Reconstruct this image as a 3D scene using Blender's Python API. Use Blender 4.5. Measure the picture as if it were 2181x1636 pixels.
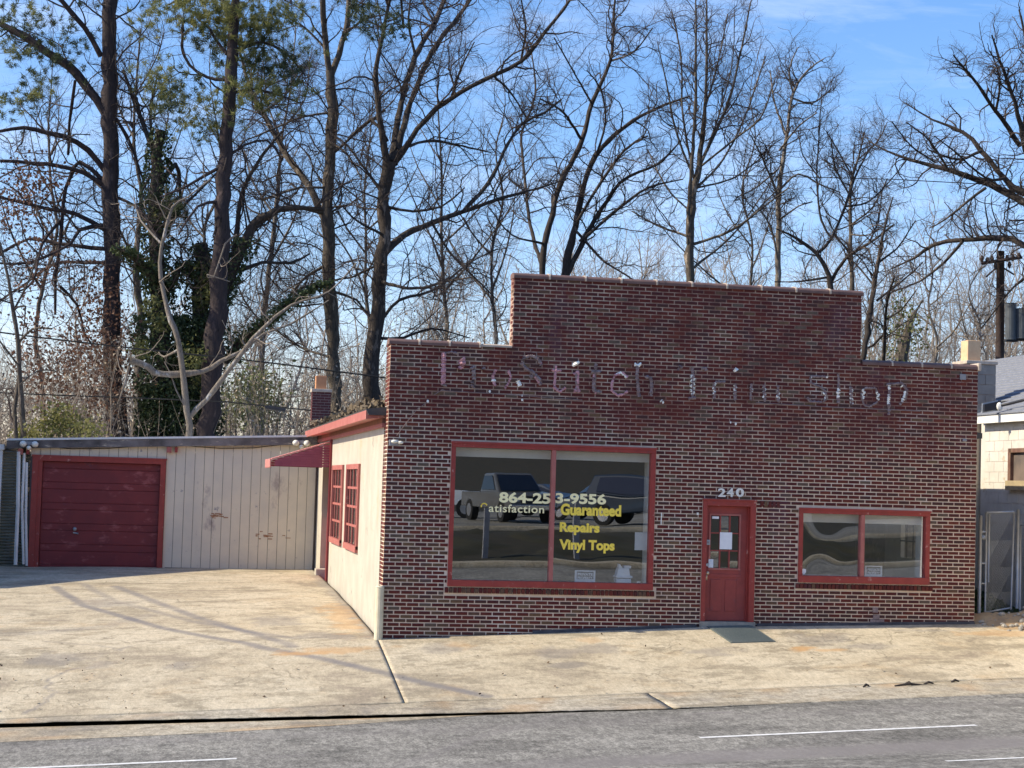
import bpy, math, random
import numpy as np
random.seed(7); rng = np.random.default_rng(7)
scene = bpy.context.scene
for o in list(bpy.data.objects): bpy.data.objects.remove(o)
COL = scene.collection
# ------------------------------------------------------------------ camera
CAM = np.array([-3.457, -29.961, 2.629]); FPX = 3781.1; PCX, PCY = 1090.5, 818.0
def cam_axes(yaw, p, r):
    c, s = math.cos(yaw), math.sin(yaw)
    right = np.array([c, s, 0]); fwd = np.array([-s, c, 0]); up = np.array([0, 0, 1.])
    f2 = fwd*math.cos(p)+up*math.sin(p); u2 = up*math.cos(p)-fwd*math.sin(p)
    return right*math.cos(r)+u2*math.sin(r), u2*math.cos(r)-right*math.sin(r), f2
AR, AU, AF = cam_axes(-0.1838447, 0.05733635, 0.03024478)
cd = bpy.data.cameras.new('camera'); cam = bpy.data.objects.new('camera', cd); COL.objects.link(cam)
import mathutils
mw = mathutils.Matrix.Identity(4)
for i in range(3):
    mw[i][0] = AR[i]; mw[i][1] = AU[i]; mw[i][2] = -AF[i]; mw[i][3] = CAM[i]
cam.matrix_world = mw
cd.sensor_width = 36; cd.lens = FPX/2181*36; cd.clip_start = .1; cd.clip_end = 3000
scene.camera = cam
def at(x, y, Y):                       # the point of the plane at distance Y seen at photo pixel x, y
    d = AR*((x-PCX)/FPX) - AU*((y-PCY)/FPX) + AF
    return CAM + d*((Y-CAM[1])/d[1])
# ------------------------------------------------------------------ light
SUN_E, SUN_A = math.radians(36.0), math.radians(2.0)     # sun on the left (-X), a touch behind the shop front
w = bpy.data.worlds.new('World'); scene.world = w; w.use_nodes = True
nt = w.node_tree; nt.nodes.clear()
sky = nt.nodes.new('ShaderNodeTexSky'); sky.sky_type = 'NISHITA'; sky.sun_disc = False
sky.sun_elevation = SUN_E; sky.sun_rotation = math.radians(-90+2)
sky.altitude = 200; sky.air_density = 1.0; sky.dust_density = 0.6; sky.ozone_density = 4.0
hs = nt.nodes.new('ShaderNodeHueSaturation'); hs.inputs['Saturation'].default_value = 1.22; hs.inputs['Value'].default_value = 1.0
tc = nt.nodes.new('ShaderNodeTexCoord')
mp = nt.nodes.new('ShaderNodeMapping'); mp.inputs['Scale'].default_value = (2.2, 2.2, 11); mp.inputs['Rotation'].default_value = (.06, .1, .4)
nz = nt.nodes.new('ShaderNodeTexNoise'); nz.inputs['Scale'].default_value = 2.3; nz.inputs['Detail'].default_value = 9; nz.inputs['Roughness'].default_value = .62; nz.inputs['Distortion'].default_value = .5
cr = nt.nodes.new('ShaderNodeValToRGB'); cr.color_ramp.elements[0].position = .50; cr.color_ramp.elements[1].position = .85
cr.color_ramp.elements[0].color = (0, 0, 0, 1); cr.color_ramp.elements[1].color = (.30, .30, .30, 1)
mx = nt.nodes.new('ShaderNodeMixRGB'); mx.inputs[2].default_value = (5.6, 5.7, 6.2, 1)
bg = nt.nodes.new('ShaderNodeBackground'); bg.inputs['Strength'].default_value = .15
wo = nt.nodes.new('ShaderNodeOutputWorld')
L = nt.links.new
L(sky.outputs[0], hs.inputs['Color']); L(tc.outputs['Generated'], mp.inputs[0]); L(mp.outputs[0], nz.inputs['Vector']); L(nz.outputs['Fac'], cr.inputs[0])
L(cr.outputs[0], mx.inputs[0]); tn = nt.nodes.new('ShaderNodeMixRGB'); tn.blend_type = 'MULTIPLY'; tn.inputs[0].default_value = 1; tn.inputs[2].default_value = (.98, .80, .80, 1); L(hs.outputs[0], tn.inputs[1]); L(tn.outputs[0], mx.inputs[1]); L(mx.outputs[0], bg.inputs[0]); L(bg.outputs[0], wo.inputs[0])
sd = bpy.data.lights.new('sun', 'SUN'); sun = bpy.data.objects.new('sun', sd); COL.objects.link(sun)
sd.energy = 3.5; sd.angle = math.radians(.53); sd.color = (1, .89, .68)
sv = mathutils.Vector((-math.cos(SUN_E)*math.cos(SUN_A), math.cos(SUN_E)*math.sin(SUN_A), math.sin(SUN_E)))
sun.rotation_euler = sv.to_track_quat('Z', 'Y').to_euler(); sun.location = (-40, 10, 40)
scene.view_settings.view_transform = 'Standard'; scene.view_settings.look = 'None'
scene.view_settings.exposure = 0.92; scene.view_settings.gamma = 1; scene.view_settings.use_curve_mapping = False
scene.render.resolution_x = 1024; scene.render.resolution_y = 768
scene.render.engine = 'CYCLES'
# ------------------------------------------------------------------ materials
def _ramp(nt, fac, stops):
    r = nt.nodes.new('ShaderNodeValToRGB'); e = r.color_ramp.elements
    while len(e) < len(stops): e.new(.5)
    for i, (p, c) in enumerate(stops):
        e[i].position = p; e[i].color = (*c, 1) if len(c) == 3 else c
    nt.links.new(fac, r.inputs[0]); return r.outputs[0]
def _noise(nt, scale, detail=6, rough=.6, vec=None, stretch=None, dist=0, src='Object', off=(0,0,0)):
    n = nt.nodes.new('ShaderNodeTexNoise'); n.inputs['Scale'].default_value = scale
    n.inputs['Detail'].default_value = detail; n.inputs['Roughness'].default_value = rough; n.inputs['Distortion'].default_value = dist
    t = nt.nodes.new('ShaderNodeTexCoord') if src == 'Object' else nt.nodes.new('ShaderNodeNewGeometry')
    m = nt.nodes.new('ShaderNodeMapping'); m.inputs['Scale'].default_value = stretch or (1, 1, 1); m.inputs['Location'].default_value = off
    nt.links.new(t.outputs['Object' if src == 'Object' else 'Position'], m.inputs[0]); nt.links.new(m.outputs[0], n.inputs['Vector'])
    return n.outputs['Fac']
def _mix(nt, fac, a, b, mode='MIX'):
    m = nt.nodes.new('ShaderNodeMixRGB'); m.blend_type = mode
    for i, v in ((0, fac), (1, a), (2, b)):
        if isinstance(v, (int, float)): m.inputs[i].default_value = v
        elif isinstance(v, tuple): m.inputs[i].default_value = (*v, 1) if len(v) == 3 else v
        else: nt.links.new(v, m.inputs[i])
    return m.outputs[0]
def mat(name, col, col2=None, scale=4, rough=.8, spots=None, bump=.0, bscale=60, metal=0, stretch=None, spec=.35, src='World', lo=.35, hi=.65, grime=None):
    m = bpy.data.materials.new(name); m.use_nodes = True; nt = m.node_tree; b = nt.nodes['Principled BSDF']
    b.inputs['Roughness'].default_value = rough; b.inputs['Metallic'].default_value = metal; b.inputs['Specular IOR Level'].default_value = spec
    col2 = col2 or tuple(c*.8 for c in col)
    c = _ramp(nt, _noise(nt, scale, stretch=stretch, src=src), [(lo, col), (hi, col2)])
    if spots:       # (colour, scale, threshold, softness)
        f = _ramp(nt, _noise(nt, spots[1], 8, .7, src=src, off=(3.1, 7.7, 1.3), stretch=spots[4] if len(spots) > 4 else None), [(spots[2], (0, 0, 0)), (spots[2]+spots[3], (1, 1, 1))])
        c = _mix(nt, f, c, spots[0])
    if grime:
        f = _ramp(nt, _noise(nt, grime[1], 8, .7, src=src, off=(13.1, 2.7, 5.3), stretch=grime[4] if len(grime) > 4 else None), [(grime[2], (0, 0, 0)), (grime[2]+grime[3], (1, 1, 1))])
        c = _mix(nt, f, c, grime[0])
    nt.links.new(c, b.inputs['Base Color'])
    if bump:
        bn = nt.nodes.new('ShaderNodeBump'); bn.inputs['Strength'].default_value = bump; bn.inputs['Distance'].default_value = .02
        nt.links.new(_noise(nt, bscale, 5, .7, src=src), bn.inputs['Height']); nt.links.new(bn.outputs[0], b.inputs['Normal'])
    return m
BR = []
for i, (a, b2) in enumerate([((.115,.027,.028),(.078,.020,.024)), ((.135,.040,.036),(.090,.026,.028)), ((.092,.021,.027),(.066,.017,.023)),
          ((.115,.034,.034),(.080,.022,.024)), ((.090,.030,.040),(.055,.022,.032)), ((.15,.055,.045),(.11,.036,.034)),
          ((.23,.145,.085),(.17,.10,.065)), ((.19,.145,.115),(.14,.10,.09)), ((.20,.12,.08),(.13,.07,.055)), ((.075,.045,.055),(.05,.03,.04))]):
    if i not in (6, 7, 8): a, b2 = (a[0]*1.02, a[1]*.62, a[2]*.42), (b2[0]*1.02, b2[1]*.62, b2[2]*.42)
    else: a, b2 = (a[0]*.68, a[1]*.62, a[2]*.54), (b2[0]*.6, b2[1]*.54, b2[2]*.48)
    BR.append(mat('brick_%d' % i, a, b2, 9, .75, spots=((.085,.032,.045), .8, .60, .12, (1,1,.35)), bump=.25, bscale=90))
M_MORTAR = mat('mortar', (.76,.62,.47), (.62,.47,.36), 1.3, .95, spots=((.27,.11,.13), .55, .575, .08, (1, 1, .45)), grime=((.80,.72,.62), .8, .56, .1), bump=.3, bscale=120)
nt_ = M_MORTAR.node_tree; bs_ = nt_.nodes['Principled BSDF']; src_ = bs_.inputs['Base Color'].links[0].from_socket
_g = nt_.nodes.new('ShaderNodeNewGeometry'); _s = nt_.nodes.new('ShaderNodeSeparateXYZ'); nt_.links.new(_g.outputs['Position'], _s.inputs[0])
_m = nt_.nodes.new('ShaderNodeMapRange'); _m.inputs['From Min'].default_value = 3.1; _m.inputs['From Max'].default_value = 4.0; nt_.links.new(_s.outputs['Z'], _m.inputs['Value'])
_m2 = nt_.nodes.new('ShaderNodeMath'); _m2.operation = 'MULTIPLY'; nt_.links.new(_m.outputs[0], _m2.inputs[0]); nt_.links.new(_ramp(nt_, _noise(nt_, 1.6, 7, .7, src='World', off=(6,1,8)), [(.34, (.15,)*3), (.58, (.85,)*3)]), _m2.inputs[1])
nt_.links.new(_mix(nt_, _m2.outputs[0], src_, (.17,.06,.045)), bs_.inputs['Base Color'])      # the mortar above the windows was once painted over in dark red
M_MORTAR2 = mat('mortar_sunny', (.62,.56,.5), (.5,.44,.4), 6, .95)
M_COPING = mat('coping_tile', (.19,.115,.095), (.12,.07,.065), 3, .7, spots=((.06,.04,.04), 2, .58, .1))
M_JOINT = mat('coping_joint', (.55,.46,.37), (.4,.33,.27), 9, .95)
M_RED = mat('red_trim_paint', (.33,.05,.038), (.26,.04,.032), 5, .5, spots=((.50,.24,.20), 7, .62, .05), grime=((.16,.05,.05), 5, .62, .08), bump=.1)
M_RED2 = mat('faded_red_paint', (.42,.15,.125), (.36,.11,.095), 4, .6, spots=((.56,.33,.27), 6, .62, .06), bump=.1)
M_DOOR = mat('red_door_paint', (.34,.062,.05), (.27,.05,.042), 6, .45, spots=((.52,.32,.28), 9, .67, .03), grime=((.24,.06,.06), 4, .58, .10))
M_GDOOR = mat('garage_door_paint', (.21,.028,.030), (.165,.022,.026), 2.5, .5, spots=((.36,.10,.10), 2, .56, .12, (1,1,2)), grime=((.13,.03,.05), 3, .60, .1, (1,1,2)), bump=.06)
M_WHITE = mat('white_paint', (.78,.77,.72), (.68,.67,.62), 3, .6)
M_CREAMW = mat('cream_stucco', (.50,.465,.39), (.42,.385,.32), 1.5, .9, spots=((.50,.38,.27), 1.2, .56, .14), grime=((.30,.27,.23), 2.5, .62, .06), bump=.35, bscale=30)
M_PLANK = mat('beige_siding_paint', (.71,.63,.49), (.61,.55,.45), 1.2, .8, spots=((.40,.34,.30), 1.3, .58, .1, (1,1,.5)), grime=((.26,.25,.27), 2.2, .62, .06), bump=.1, bscale=50)
M_PLANKD = mat('siding_groove', (.16,.13,.12), (.12,.1,.09), 3, .9)
M_RUST = mat('rust_stain', (.30,.14,.07), (.40,.25,.16), 8, .9)
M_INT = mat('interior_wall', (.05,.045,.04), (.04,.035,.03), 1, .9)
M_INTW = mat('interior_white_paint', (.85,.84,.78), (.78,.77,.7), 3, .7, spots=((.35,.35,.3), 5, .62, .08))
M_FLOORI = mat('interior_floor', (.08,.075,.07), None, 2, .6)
M_ROOF = mat('dark_roofing', (.05,.05,.055), (.10,.095,.09), 2, .9)
M_GUTTER = mat('aged_metal_edge', (.20,.20,.23), (.06,.06,.07), 1.4, .5, spots=((.45,.42,.38), 2.2, .6, .06, (1,1,6)), metal=.3)
M_EDGE = mat('pale_roof_edge', (.78,.78,.76), (.62,.62,.60), 3, .7)
M_METAL = mat('galvanised_metal', (.42,.44,.46), (.33,.35,.38), 8, .45, metal=.6)
M_DARK = mat('dark_plastic', (.03,.03,.035), None, 4, .5)
M_GREY = mat('grey_plastic', (.30,.30,.32), None, 4, .6)
M_LAMP = mat('lamp_glass_white', (.80,.78,.68), (.7,.68,.6), 9, .3)
M_BLUE = mat('blue_metal_siding', (.30,.44,.58), (.24,.37,.5), 2, .45, metal=.1)
M_BLOCK = mat('grey_block', (.30,.275,.245), (.23,.21,.195), 3, .95, spots=((.46,.42,.35), 1.5, .55, .1), bump=.3, bscale=60)
M_WBLOCK = mat('white_painted_block', (.62,.59,.53), (.54,.51,.45), 3, .85, spots=((.45,.38,.28), 2.2, .60, .05), grime=((.28,.27,.26), 3, .66, .05), bump=.3, bscale=50)
M_SHINGLE = mat('grey_shingle', (.23,.24,.27), (.17,.18,.205), 9, .9, stretch=(1,1,3), bump=.3, bscale=60)
M_CLAY = mat('clay_flue', (.60,.30,.15), (.48,.22,.11), 6, .8)
M_CLAYL = mat('buff_clay_flue', (.70,.48,.28), (.60,.38,.22), 6, .8)
M_CHIMB = mat('chimney_brick', (.12,.035,.035), (.08,.025,.03), 6, .8)
M_MAT = mat('door_mat_rubber', (.14,.16,.15), (.10,.12,.115), 60, .9, bump=.5, bscale=150)
M_PAPER = mat('paper', (.82,.84,.88), (.76,.78,.82), 12, .8)
M_SIGNG = mat('sign_print_grey', (.16,.16,.17), None, 12, .7)
M_YEL = mat('yellow_lettering', (.95,.74,.10), (.95,.70,.09), 20, .5)
M_CREAM = mat('cream_lettering', (.98,.90,.52), (.96,.86,.48), 30, .5)
M_GLUE = mat('white_glue', (.90,.90,.84), (.78,.78,.72), 18, .8)
M_PINK = mat('pink_paint_residue', (.56,.31,.34), (.44,.24,.27), 12, .85)
M_GHOST = mat('grey_glue_residue', (.17,.12,.12), (.30,.235,.23), 14, .9)
M_LINE = mat('road_paint_white', (.75,.75,.73), (.52,.52,.51), 12, .8)
M_DIRT = mat('orange_dirt', (.42,.30,.17), (.32,.22,.13), 4, .95, spots=((.20,.15,.10), 9, .6, .08), bump=.8, bscale=20)
M_GRASS = mat('winter_grass_soil', (.030,.028,.018), (.050,.042,.026), 2, .95, bump=.5, bscale=15)
M_BANK = mat('dry_grass_bank', (.05,.045,.025), (.03,.03,.018), .8, .95, bump=.8, bscale=9)
M_STONE = mat('pale_stone', (.38,.35,.30), (.25,.23,.2), 9, .9)
M_WIRE = mat('black_wire', (.02,.02,.02), None, 5, .6)
M_WOOD = mat('weathered_pole_wood', (.075,.05,.045), (.05,.035,.03), 6, .9, stretch=(6,6,.5))
def bark(name, a, b2, s=5, k=3.2): return mat(name, a, b2, s, .95, stretch=(4, 4, .8), bump=1.0, bscale=24, lo=.3, hi=.7, spots=(tuple(min(.45, k*c) for c in a), 2.6, .57, .10, (1.6,1.6,.6)), grime=(tuple(.35*c for c in b2), 3.5, .60, .08, (2,2,.6)))
B_PINE = bark('pine_bark', (.060,.043,.040), (.024,.020,.024), 3, 1.9)
B_DARK = bark('dark_bark', (.070,.055,.045), (.024,.020,.019))
B_MID = bark('grey_bark', (.14,.115,.09), (.05,.042,.035))
B_PALE = bark('pale_bark', (.26,.22,.18), (.13,.11,.09), 7)
B_TWIG = mat('brown_twigs', (.080,.060,.052), (.035,.028,.027), 1.2, .9, spots=((.30,.25,.20), 1.1, .60, .06))
B_TWIGP = mat('pale_twigs', (.30,.25,.20), (.20,.16,.125), 3, .9)
B_FAR = mat('hazed_twigs', (.27,.23,.195), (.20,.17,.15), .4, .95)  # far twigs lightened so the distance haze sits in their colour
def leafmat(name, a, b2, tr=.35, s=3):
    m = mat(name, a, b2, s, .6, lo=.38, hi=.62); nt = m.node_tree; b = nt.nodes['Principled BSDF']; out = nt.nodes['Material Output']
    t = nt.nodes.new('ShaderNodeBsdfTranslucent'); x = nt.nodes.new('ShaderNodeMixShader'); x.inputs[0].default_value = tr
    nt.links.new(b.inputs['Base Color'].links[0].from_socket, t.inputs['Color'])
    nt.links.new(b.outputs[0], x.inputs[1]); nt.links.new(t.outputs[0], x.inputs[2]); nt.links.new(x.outputs[0], out.inputs['Surface'])
    return m
L_NEEDLE = leafmat('pine_needles', (.27,.26,.085), (.12,.145,.05))
L_NEEDLED = leafmat('dark_pine_needles', (.075,.095,.045), (.04,.06,.032))
L_IVY = leafmat('ivy_leaves', (.035,.055,.022), (.07,.095,.035), .15, 6)
L_IVYY = leafmat('yellow_ivy_leaves', (.16,.16,.05), (.09,.105,.04), .3, 6)
L_DEAD = leafmat('dead_brown_leaves', (.20,.10,.06), (.12,.065,.045), .3, 4)
L_SHRUB = leafmat('yellow_green_leaves', (.24,.22,.07), (.13,.14,.05), .4, 4)
L_LITTER = mat('leaf_litter', (.22,.17,.11), (.11,.085,.06), 20, .95)
def concrete(name, base, dark, warm, pale, grain=.22):
    m = bpy.data.materials.new(name); m.use_nodes = True; nt = m.node_tree; b = nt.nodes['Principled BSDF']
    b.inputs['Roughness'].default_value = .9; b.inputs['Specular IOR Level'].default_value = .25
    c = _ramp(nt, _noise(nt, .55, 9, .68, src='World', stretch=(.7, 1, 1), dist=.6), [(.36, dark), (.46, base), (.58, pale)])
    c = _mix(nt, _ramp(nt, _noise(nt, 1.1, 9, .75, src='World', stretch=(.6, 1.1, 1), off=(4, 9, 2)), [(.52, (0,0,0)), (.60, (.8,.8,.8))]), c, tuple(d*.60 for d in base))
    c = _mix(nt, _ramp(nt, _noise(nt, 3.2, 8, .75, src='World', stretch=(.75, 1.2, 1), off=(24, 9, 2)), [(.54, (0,0,0)), (.60, (.75,.75,.75))]), c, tuple(d*.66 for d in base))
    c = _mix(nt, _ramp(nt, _noise(nt, .9, 7, .7, src='World', off=(14, 1, 2)), [(.56, (0,0,0)), (.72, (.55,.55,.55))]), c, warm)
    c = _mix(nt, _ramp(nt, _noise(nt, 38, 4, .8, src='World'), [(.35, (.84,.84,.84)), (.6, (1.06,1.06,1.06))]), (0,0,0), c) if False else c
    g = _ramp(nt, _noise(nt, 34, 4, .8, src='World', stretch=(1,.4,1)), [(.36, (1-grain,)*3), (.62, (1,1,1))])
    c = _mix(nt, 1.0, c, g, 'MULTIPLY')
    g = _ramp(nt, _noise(nt, 11, 5, .9, src='World', stretch=(1,.33,1), off=(1,5,2)), [(.43, (1-grain*.8,)*3), (.56, (1,1,1))])
    c = _mix(nt, 1.0, c, g, 'MULTIPLY')
    sp = _ramp(nt, _noise(nt, 7, 3, .6, src='World', stretch=(.8, 1, 1), off=(2, 2, 2)), [(.745, (0,0,0)), (.76, (.8,.8,.8))])
    c = _mix(nt, sp, c, tuple(d*.35 for d in base))
    vo = nt.nodes.new('ShaderNodeTexVoronoi'); vo.feature = 'DISTANCE_TO_EDGE'; vo.inputs['Scale'].default_value = .33
    vg = nt.nodes.new('ShaderNodeNewGeometry'); va = nt.nodes.new('ShaderNodeVectorMath'); va.operation = 'ADD'; vn = nt.nodes.new('ShaderNodeTexNoise'); vn.inputs['Scale'].default_value = 1.3; vn.inputs['Detail'].default_value = 6
    vm = nt.nodes.new('ShaderNodeVectorMath'); vm.operation = 'SCALE'; vm.inputs['Scale'].default_value = 1.1; nt.links.new(vg.outputs['Position'], vn.inputs['Vector']); nt.links.new(vn.outputs['Color'], vm.inputs[0]); nt.links.new(vg.outputs['Position'], va.inputs[0]); nt.links.new(vm.outputs[0], va.inputs[1]); nt.links.new(va.outputs[0], vo.inputs['Vector'])
    ck = _mix(nt, 1.0, _ramp(nt, vo.outputs['Distance'], [(.0, (1,1,1)), (.006, (0,0,0))]), _ramp(nt, _noise(nt, .5, 4, .6, src='World', off=(9,9,1)), [(.46, (0,0,0)), (.52, (.7,.7,.7))]), 'MULTIPLY')
    c = _mix(nt, ck, c, tuple(d*.3 for d in base))
    a = nt.nodes.new('ShaderNodeAttribute'); a.attribute_name = 'wear_shade'
    c = _mix(nt, a.outputs['Fac'], c, tuple(d*.40 for d in (.50,.46,.44)))
    a = nt.nodes.new('ShaderNodeAttribute'); a.attribute_name = 'rust'
    c = _mix(nt, a.outputs['Fac'], c, (.50,.29,.12))
    nt.links.new(c, b.inputs['Base Color'])
    bn = nt.nodes.new('ShaderNodeBump'); bn.inputs['Strength'].default_value = .35; bn.inputs['Distance'].default_value = .01
    nt.links.new(_noise(nt, 60, 5, .75, src='World'), bn.inputs['Height']); nt.links.new(bn.outputs[0], b.inputs['Normal'])
    return m
M_CONC = concrete('warm_concrete', (.56,.475,.335), (.36,.30,.22), (.53,.385,.22), (.64,.555,.405))
M_KERB = concrete('kerb_concrete', (.52,.45,.33), (.42,.36,.27), (.50,.37,.23), (.57,.51,.40), grain=.34)
M_ASPH = concrete('old_asphalt', (.34,.325,.29), (.265,.253,.228), (.31,.295,.27), (.41,.393,.35), grain=.52)
def glassmat(name, refl, tint):
    m = bpy.data.materials.new(name); m.use_nodes = True; nt = m.node_tree; nt.nodes.clear()
    o = nt.nodes.new('ShaderNodeOutputMaterial'); t = nt.nodes.new('ShaderNodeBsdfTransparent'); t.inputs[0].default_value = (*tint, 1)
    g = nt.nodes.new('ShaderNodeBsdfGlossy'); g.inputs['Roughness'].default_value = .0; g.inputs[0].default_value = (.95,.98,1,1)
    x = nt.nodes.new('ShaderNodeMixShader'); x.inputs[0].default_value = refl
    nt.links.new(t.outputs[0], x.inputs[1]); nt.links.new(g.outputs[0], x.inputs[2]); nt.links.new(x.outputs[0], o.inputs[0])
    return m
G_SHOP = glassmat('window_glass', .28, (.88,.9,.88)); G_SMALL = glassmat('pane_glass', .30, (.85,.85,.83))
# ------------------------------------------------------------------ helpers
def props(o, label=None, cat=None, group=None, kind=None, category=None):
    cat = cat or category
    if label: o['label'] = label
    if cat: o['category'] = cat
    if group: o['group'] = group
    if kind: o['kind'] = kind
    return o
def thing(name, label, cat, loc=(0,0,0), group=None):
    o = bpy.data.objects.new(name, None); COL.objects.link(o); o.location = loc; o.empty_display_size = .2
    return props(o, label, cat, group)
class MB:
    def __init__(s): s.v = []; s.f = []; s.m = []
    def quad(s, *p, mi=0):
        n = len(s.v); s.v += [tuple(q) for q in p]; s.f.append(tuple(range(n, n+len(p)))); s.m.append(mi)
    def box(s, x0, x1, y0, y1, z0, z1, mi=0):
        n = len(s.v); s.v += [(x, y, z) for z in (z0, z1) for x, y in ((x0,y0),(x1,y0),(x1,y1),(x0,y1))]
        for q in ((0,3,2,1),(4,5,6,7),(0,1,5,4),(1,2,6,5),(2,3,7,6),(3,0,4,7)): s.f.append(tuple(n+i for i in q)); s.m.append(mi)
    def hexa(s, p, mi=0):      # 8 points, bottom ring then top ring
        n = len(s.v); s.v += [tuple(q) for q in p]
        for q in ((0,3,2,1),(4,5,6,7),(0,1,5,4),(1,2,6,5),(2,3,7,6),(3,0,4,7)): s.f.append(tuple(n+i for i in q)); s.m.append(mi)
    def prism(s, prof, a, b, axis='x', mi=0):   # closed profile (list of 2d) extruded from a to b
        def P(u, v, t): return {'x': (t, u, v), 'y': (u, t, v), 'z': (u, v, t)}[axis]
        n = len(s.v); k = len(prof)
        s.v += [P(u, v, a) for u, v in prof] + [P(u, v, b) for u, v in prof]
        s.f.append(tuple(n+i for i in range(k))[::-1]); s.m.append(mi); s.f.append(tuple(n+k+i for i in range(k))); s.m.append(mi)
        for i in range(k):
            j = (i+1) % k; s.f.append((n+i, n+j, n+k+j, n+k+i)); s.m.append(mi)
    def tube(s, pts, r, k=8, mi=0, cap=True):
        pts = [np.array(p, float) for p in pts]; n0 = len(s.v); rs = r if isinstance(r, (list, tuple)) else [r]*len(pts)
        for i, p in enumerate(pts):
            d = pts[min(i+1, len(pts)-1)]-pts[max(i-1, 0)]; d = d/(np.linalg.norm(d)+1e-9)
            ref = np.array([0, 0, 1.]) if abs(d[2]) < .9 else np.array([1., 0, 0])
            u = np.cross(d, ref); u /= np.linalg.norm(u); v = np.cross(d, u)
            for j in range(k):
                a = 2*math.pi*j/k; s.v.append(tuple(p+rs[i]*(math.cos(a)*u+math.sin(a)*v)))
        for i in range(len(pts)-1):
            for j in range(k):
                j2 = (j+1) % k; s.f.append((n0+i*k+j, n0+i*k+j2, n0+(i+1)*k+j2, n0+(i+1)*k+j)); s.m.append(mi)
        if cap:
            s.f.append(tuple(n0+j for j in range(k))); s.m.append(mi)
            e = n0+(len(pts)-1)*k; s.f.append(tuple(e+j for j in range(k))[::-1]); s.m.append(mi)
    def ball(s, c, r, seg=10, rings=7, mi=0, sc=(1,1,1)):
        n = len(s.v)
        for i in range(rings+1):
            th = math.pi*i/rings
            for j in range(seg):
                ph = 2*math.pi*j/seg; s.v.append((c[0]+r*sc[0]*math.sin(th)*math.cos(ph), c[1]+r*sc[1]*math.sin(th)*math.sin(ph), c[2]+r*sc[2]*math.cos(th)))
        for i in range(rings):
            for j in range(seg):
                j2 = (j+1) % seg; s.f.append((n+i*seg+j, n+(i+1)*seg+j, n+(i+1)*seg+j2, n+i*seg+j2)); s.m.append(mi)
    def mesh(s, name, mats, smooth=False):
        me = bpy.data.meshes.new(name); me.from_pydata(s.v, [], s.f)
        for m in (mats if isinstance(mats, (list, tuple)) else [mats]): me.materials.append(m)
        me.polygons.foreach_set('material_index', s.m)
        if smooth: me.polygons.foreach_set('use_smooth', [True]*len(s.f))
        me.update(); return me
    def build(s, name, mats, parent=None, smooth=False, bevel=0, **kw):
        return link(name, s.mesh(name, mats, smooth), parent, bevel, **kw)
def link(name, me, parent=None, bevel=0, **kw):
    o = bpy.data.objects.new(name, me); COL.objects.link(o)
    if parent is not None:
        o.parent = parent
        root = parent
        loc = mathutils.Vector((0, 0, 0))
        while root is not None: loc += root.location; root = root.parent
        o.location = -loc if kw.pop('world', True) else (0, 0, 0)
    kw.pop('world', None)
    if bevel:
        b = o.modifiers.new('bevel', 'BEVEL'); b.width = bevel; b.segments = 2; b.limit_method = 'ANGLE'
    return props(o, **kw) if kw else o
def box(name, x0, x1, y0, y1, z0, z1, m, parent=None, bevel=0, **kw):
    b = MB(); b.box(x0, x1, y0, y1, z0, z1); return b.build(name, m, parent, bevel=bevel, **kw)
def npmesh(name, V, Q, mats, mi=None, smooth=False):     # V (n,3), Q (m,k) faces with equal vertex count
    me = bpy.data.meshes.new(name); V = np.asarray(V, np.float32); Q = np.asarray(Q, np.int32); m, k = Q.shape
    me.vertices.add(len(V)); me.vertices.foreach_set('co', V.ravel()); me.loops.add(m*k); me.loops.foreach_set('vertex_index', Q.ravel())
    me.polygons.add(m); me.polygons.foreach_set('loop_start', np.arange(m, dtype=np.int32)*k)
    try: me.polygons.foreach_set('loop_total', np.full(m, k, np.int32))
    except Exception: pass
    for a in (mats if isinstance(mats, (list, tuple)) else [mats]): me.materials.append(a)
    if mi is not None: me.polygons.foreach_set('material_index', np.asarray(mi, np.int32))
    if smooth: me.polygons.foreach_set('use_smooth', np.ones(m, bool))
    me.update(calc_edges=True); me.validate(); return me
def fit_text(name, txt, m, X0, X1, Z0, Z1, Y, parent, bold=0.0, depth=.004, space=1.0, **kw):
    cu = bpy.data.curves.new(name, 'FONT'); cu.body = txt; cu.offset = bold; cu.extrude = .02; cu.space_character = space; cu.resolution_u = 4
    t = bpy.data.objects.new('t', cu); COL.objects.link(t); dg = bpy.context.evaluated_depsgraph_get()
    me = bpy.data.meshes.new_from_object(t.evaluated_get(dg)); bpy.data.objects.remove(t)
    n = len(me.vertices); co = np.zeros(n*3); me.vertices.foreach_get('co', co); co = co.reshape(-1, 3)
    a = co.min(0); b = co.max(0); s = (co-a)/(b-a)
    out = np.stack([X0+s[:, 0]*(X1-X0), Y-depth*s[:, 2], Z0+s[:, 1]*(Z1-Z0)], 1)
    me.vertices.foreach_set('co', out.ravel()); me.materials.clear(); me.materials.append(m); me.update(); me.name = name
    return link(name, me, parent, **kw)
def FZ(x, y, Y=0.0):
    p = at(x, y, Y); return p[0], p[2]
def px_text(name, txt, m, x0, y0, x1, y1, Y, parent, **kw):     # letters read off the photo: left/top/right/bottom
    a = at(x0, (y0+y1)/2, Y); b = at(x1, (y0+y1)/2, Y); t = at((x0+x1)/2, y0, Y); u = at((x0+x1)/2, y1, Y)
    return fit_text(name, txt, m, a[0], b[0], u[2], t[2], Y, parent, **kw)
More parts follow.
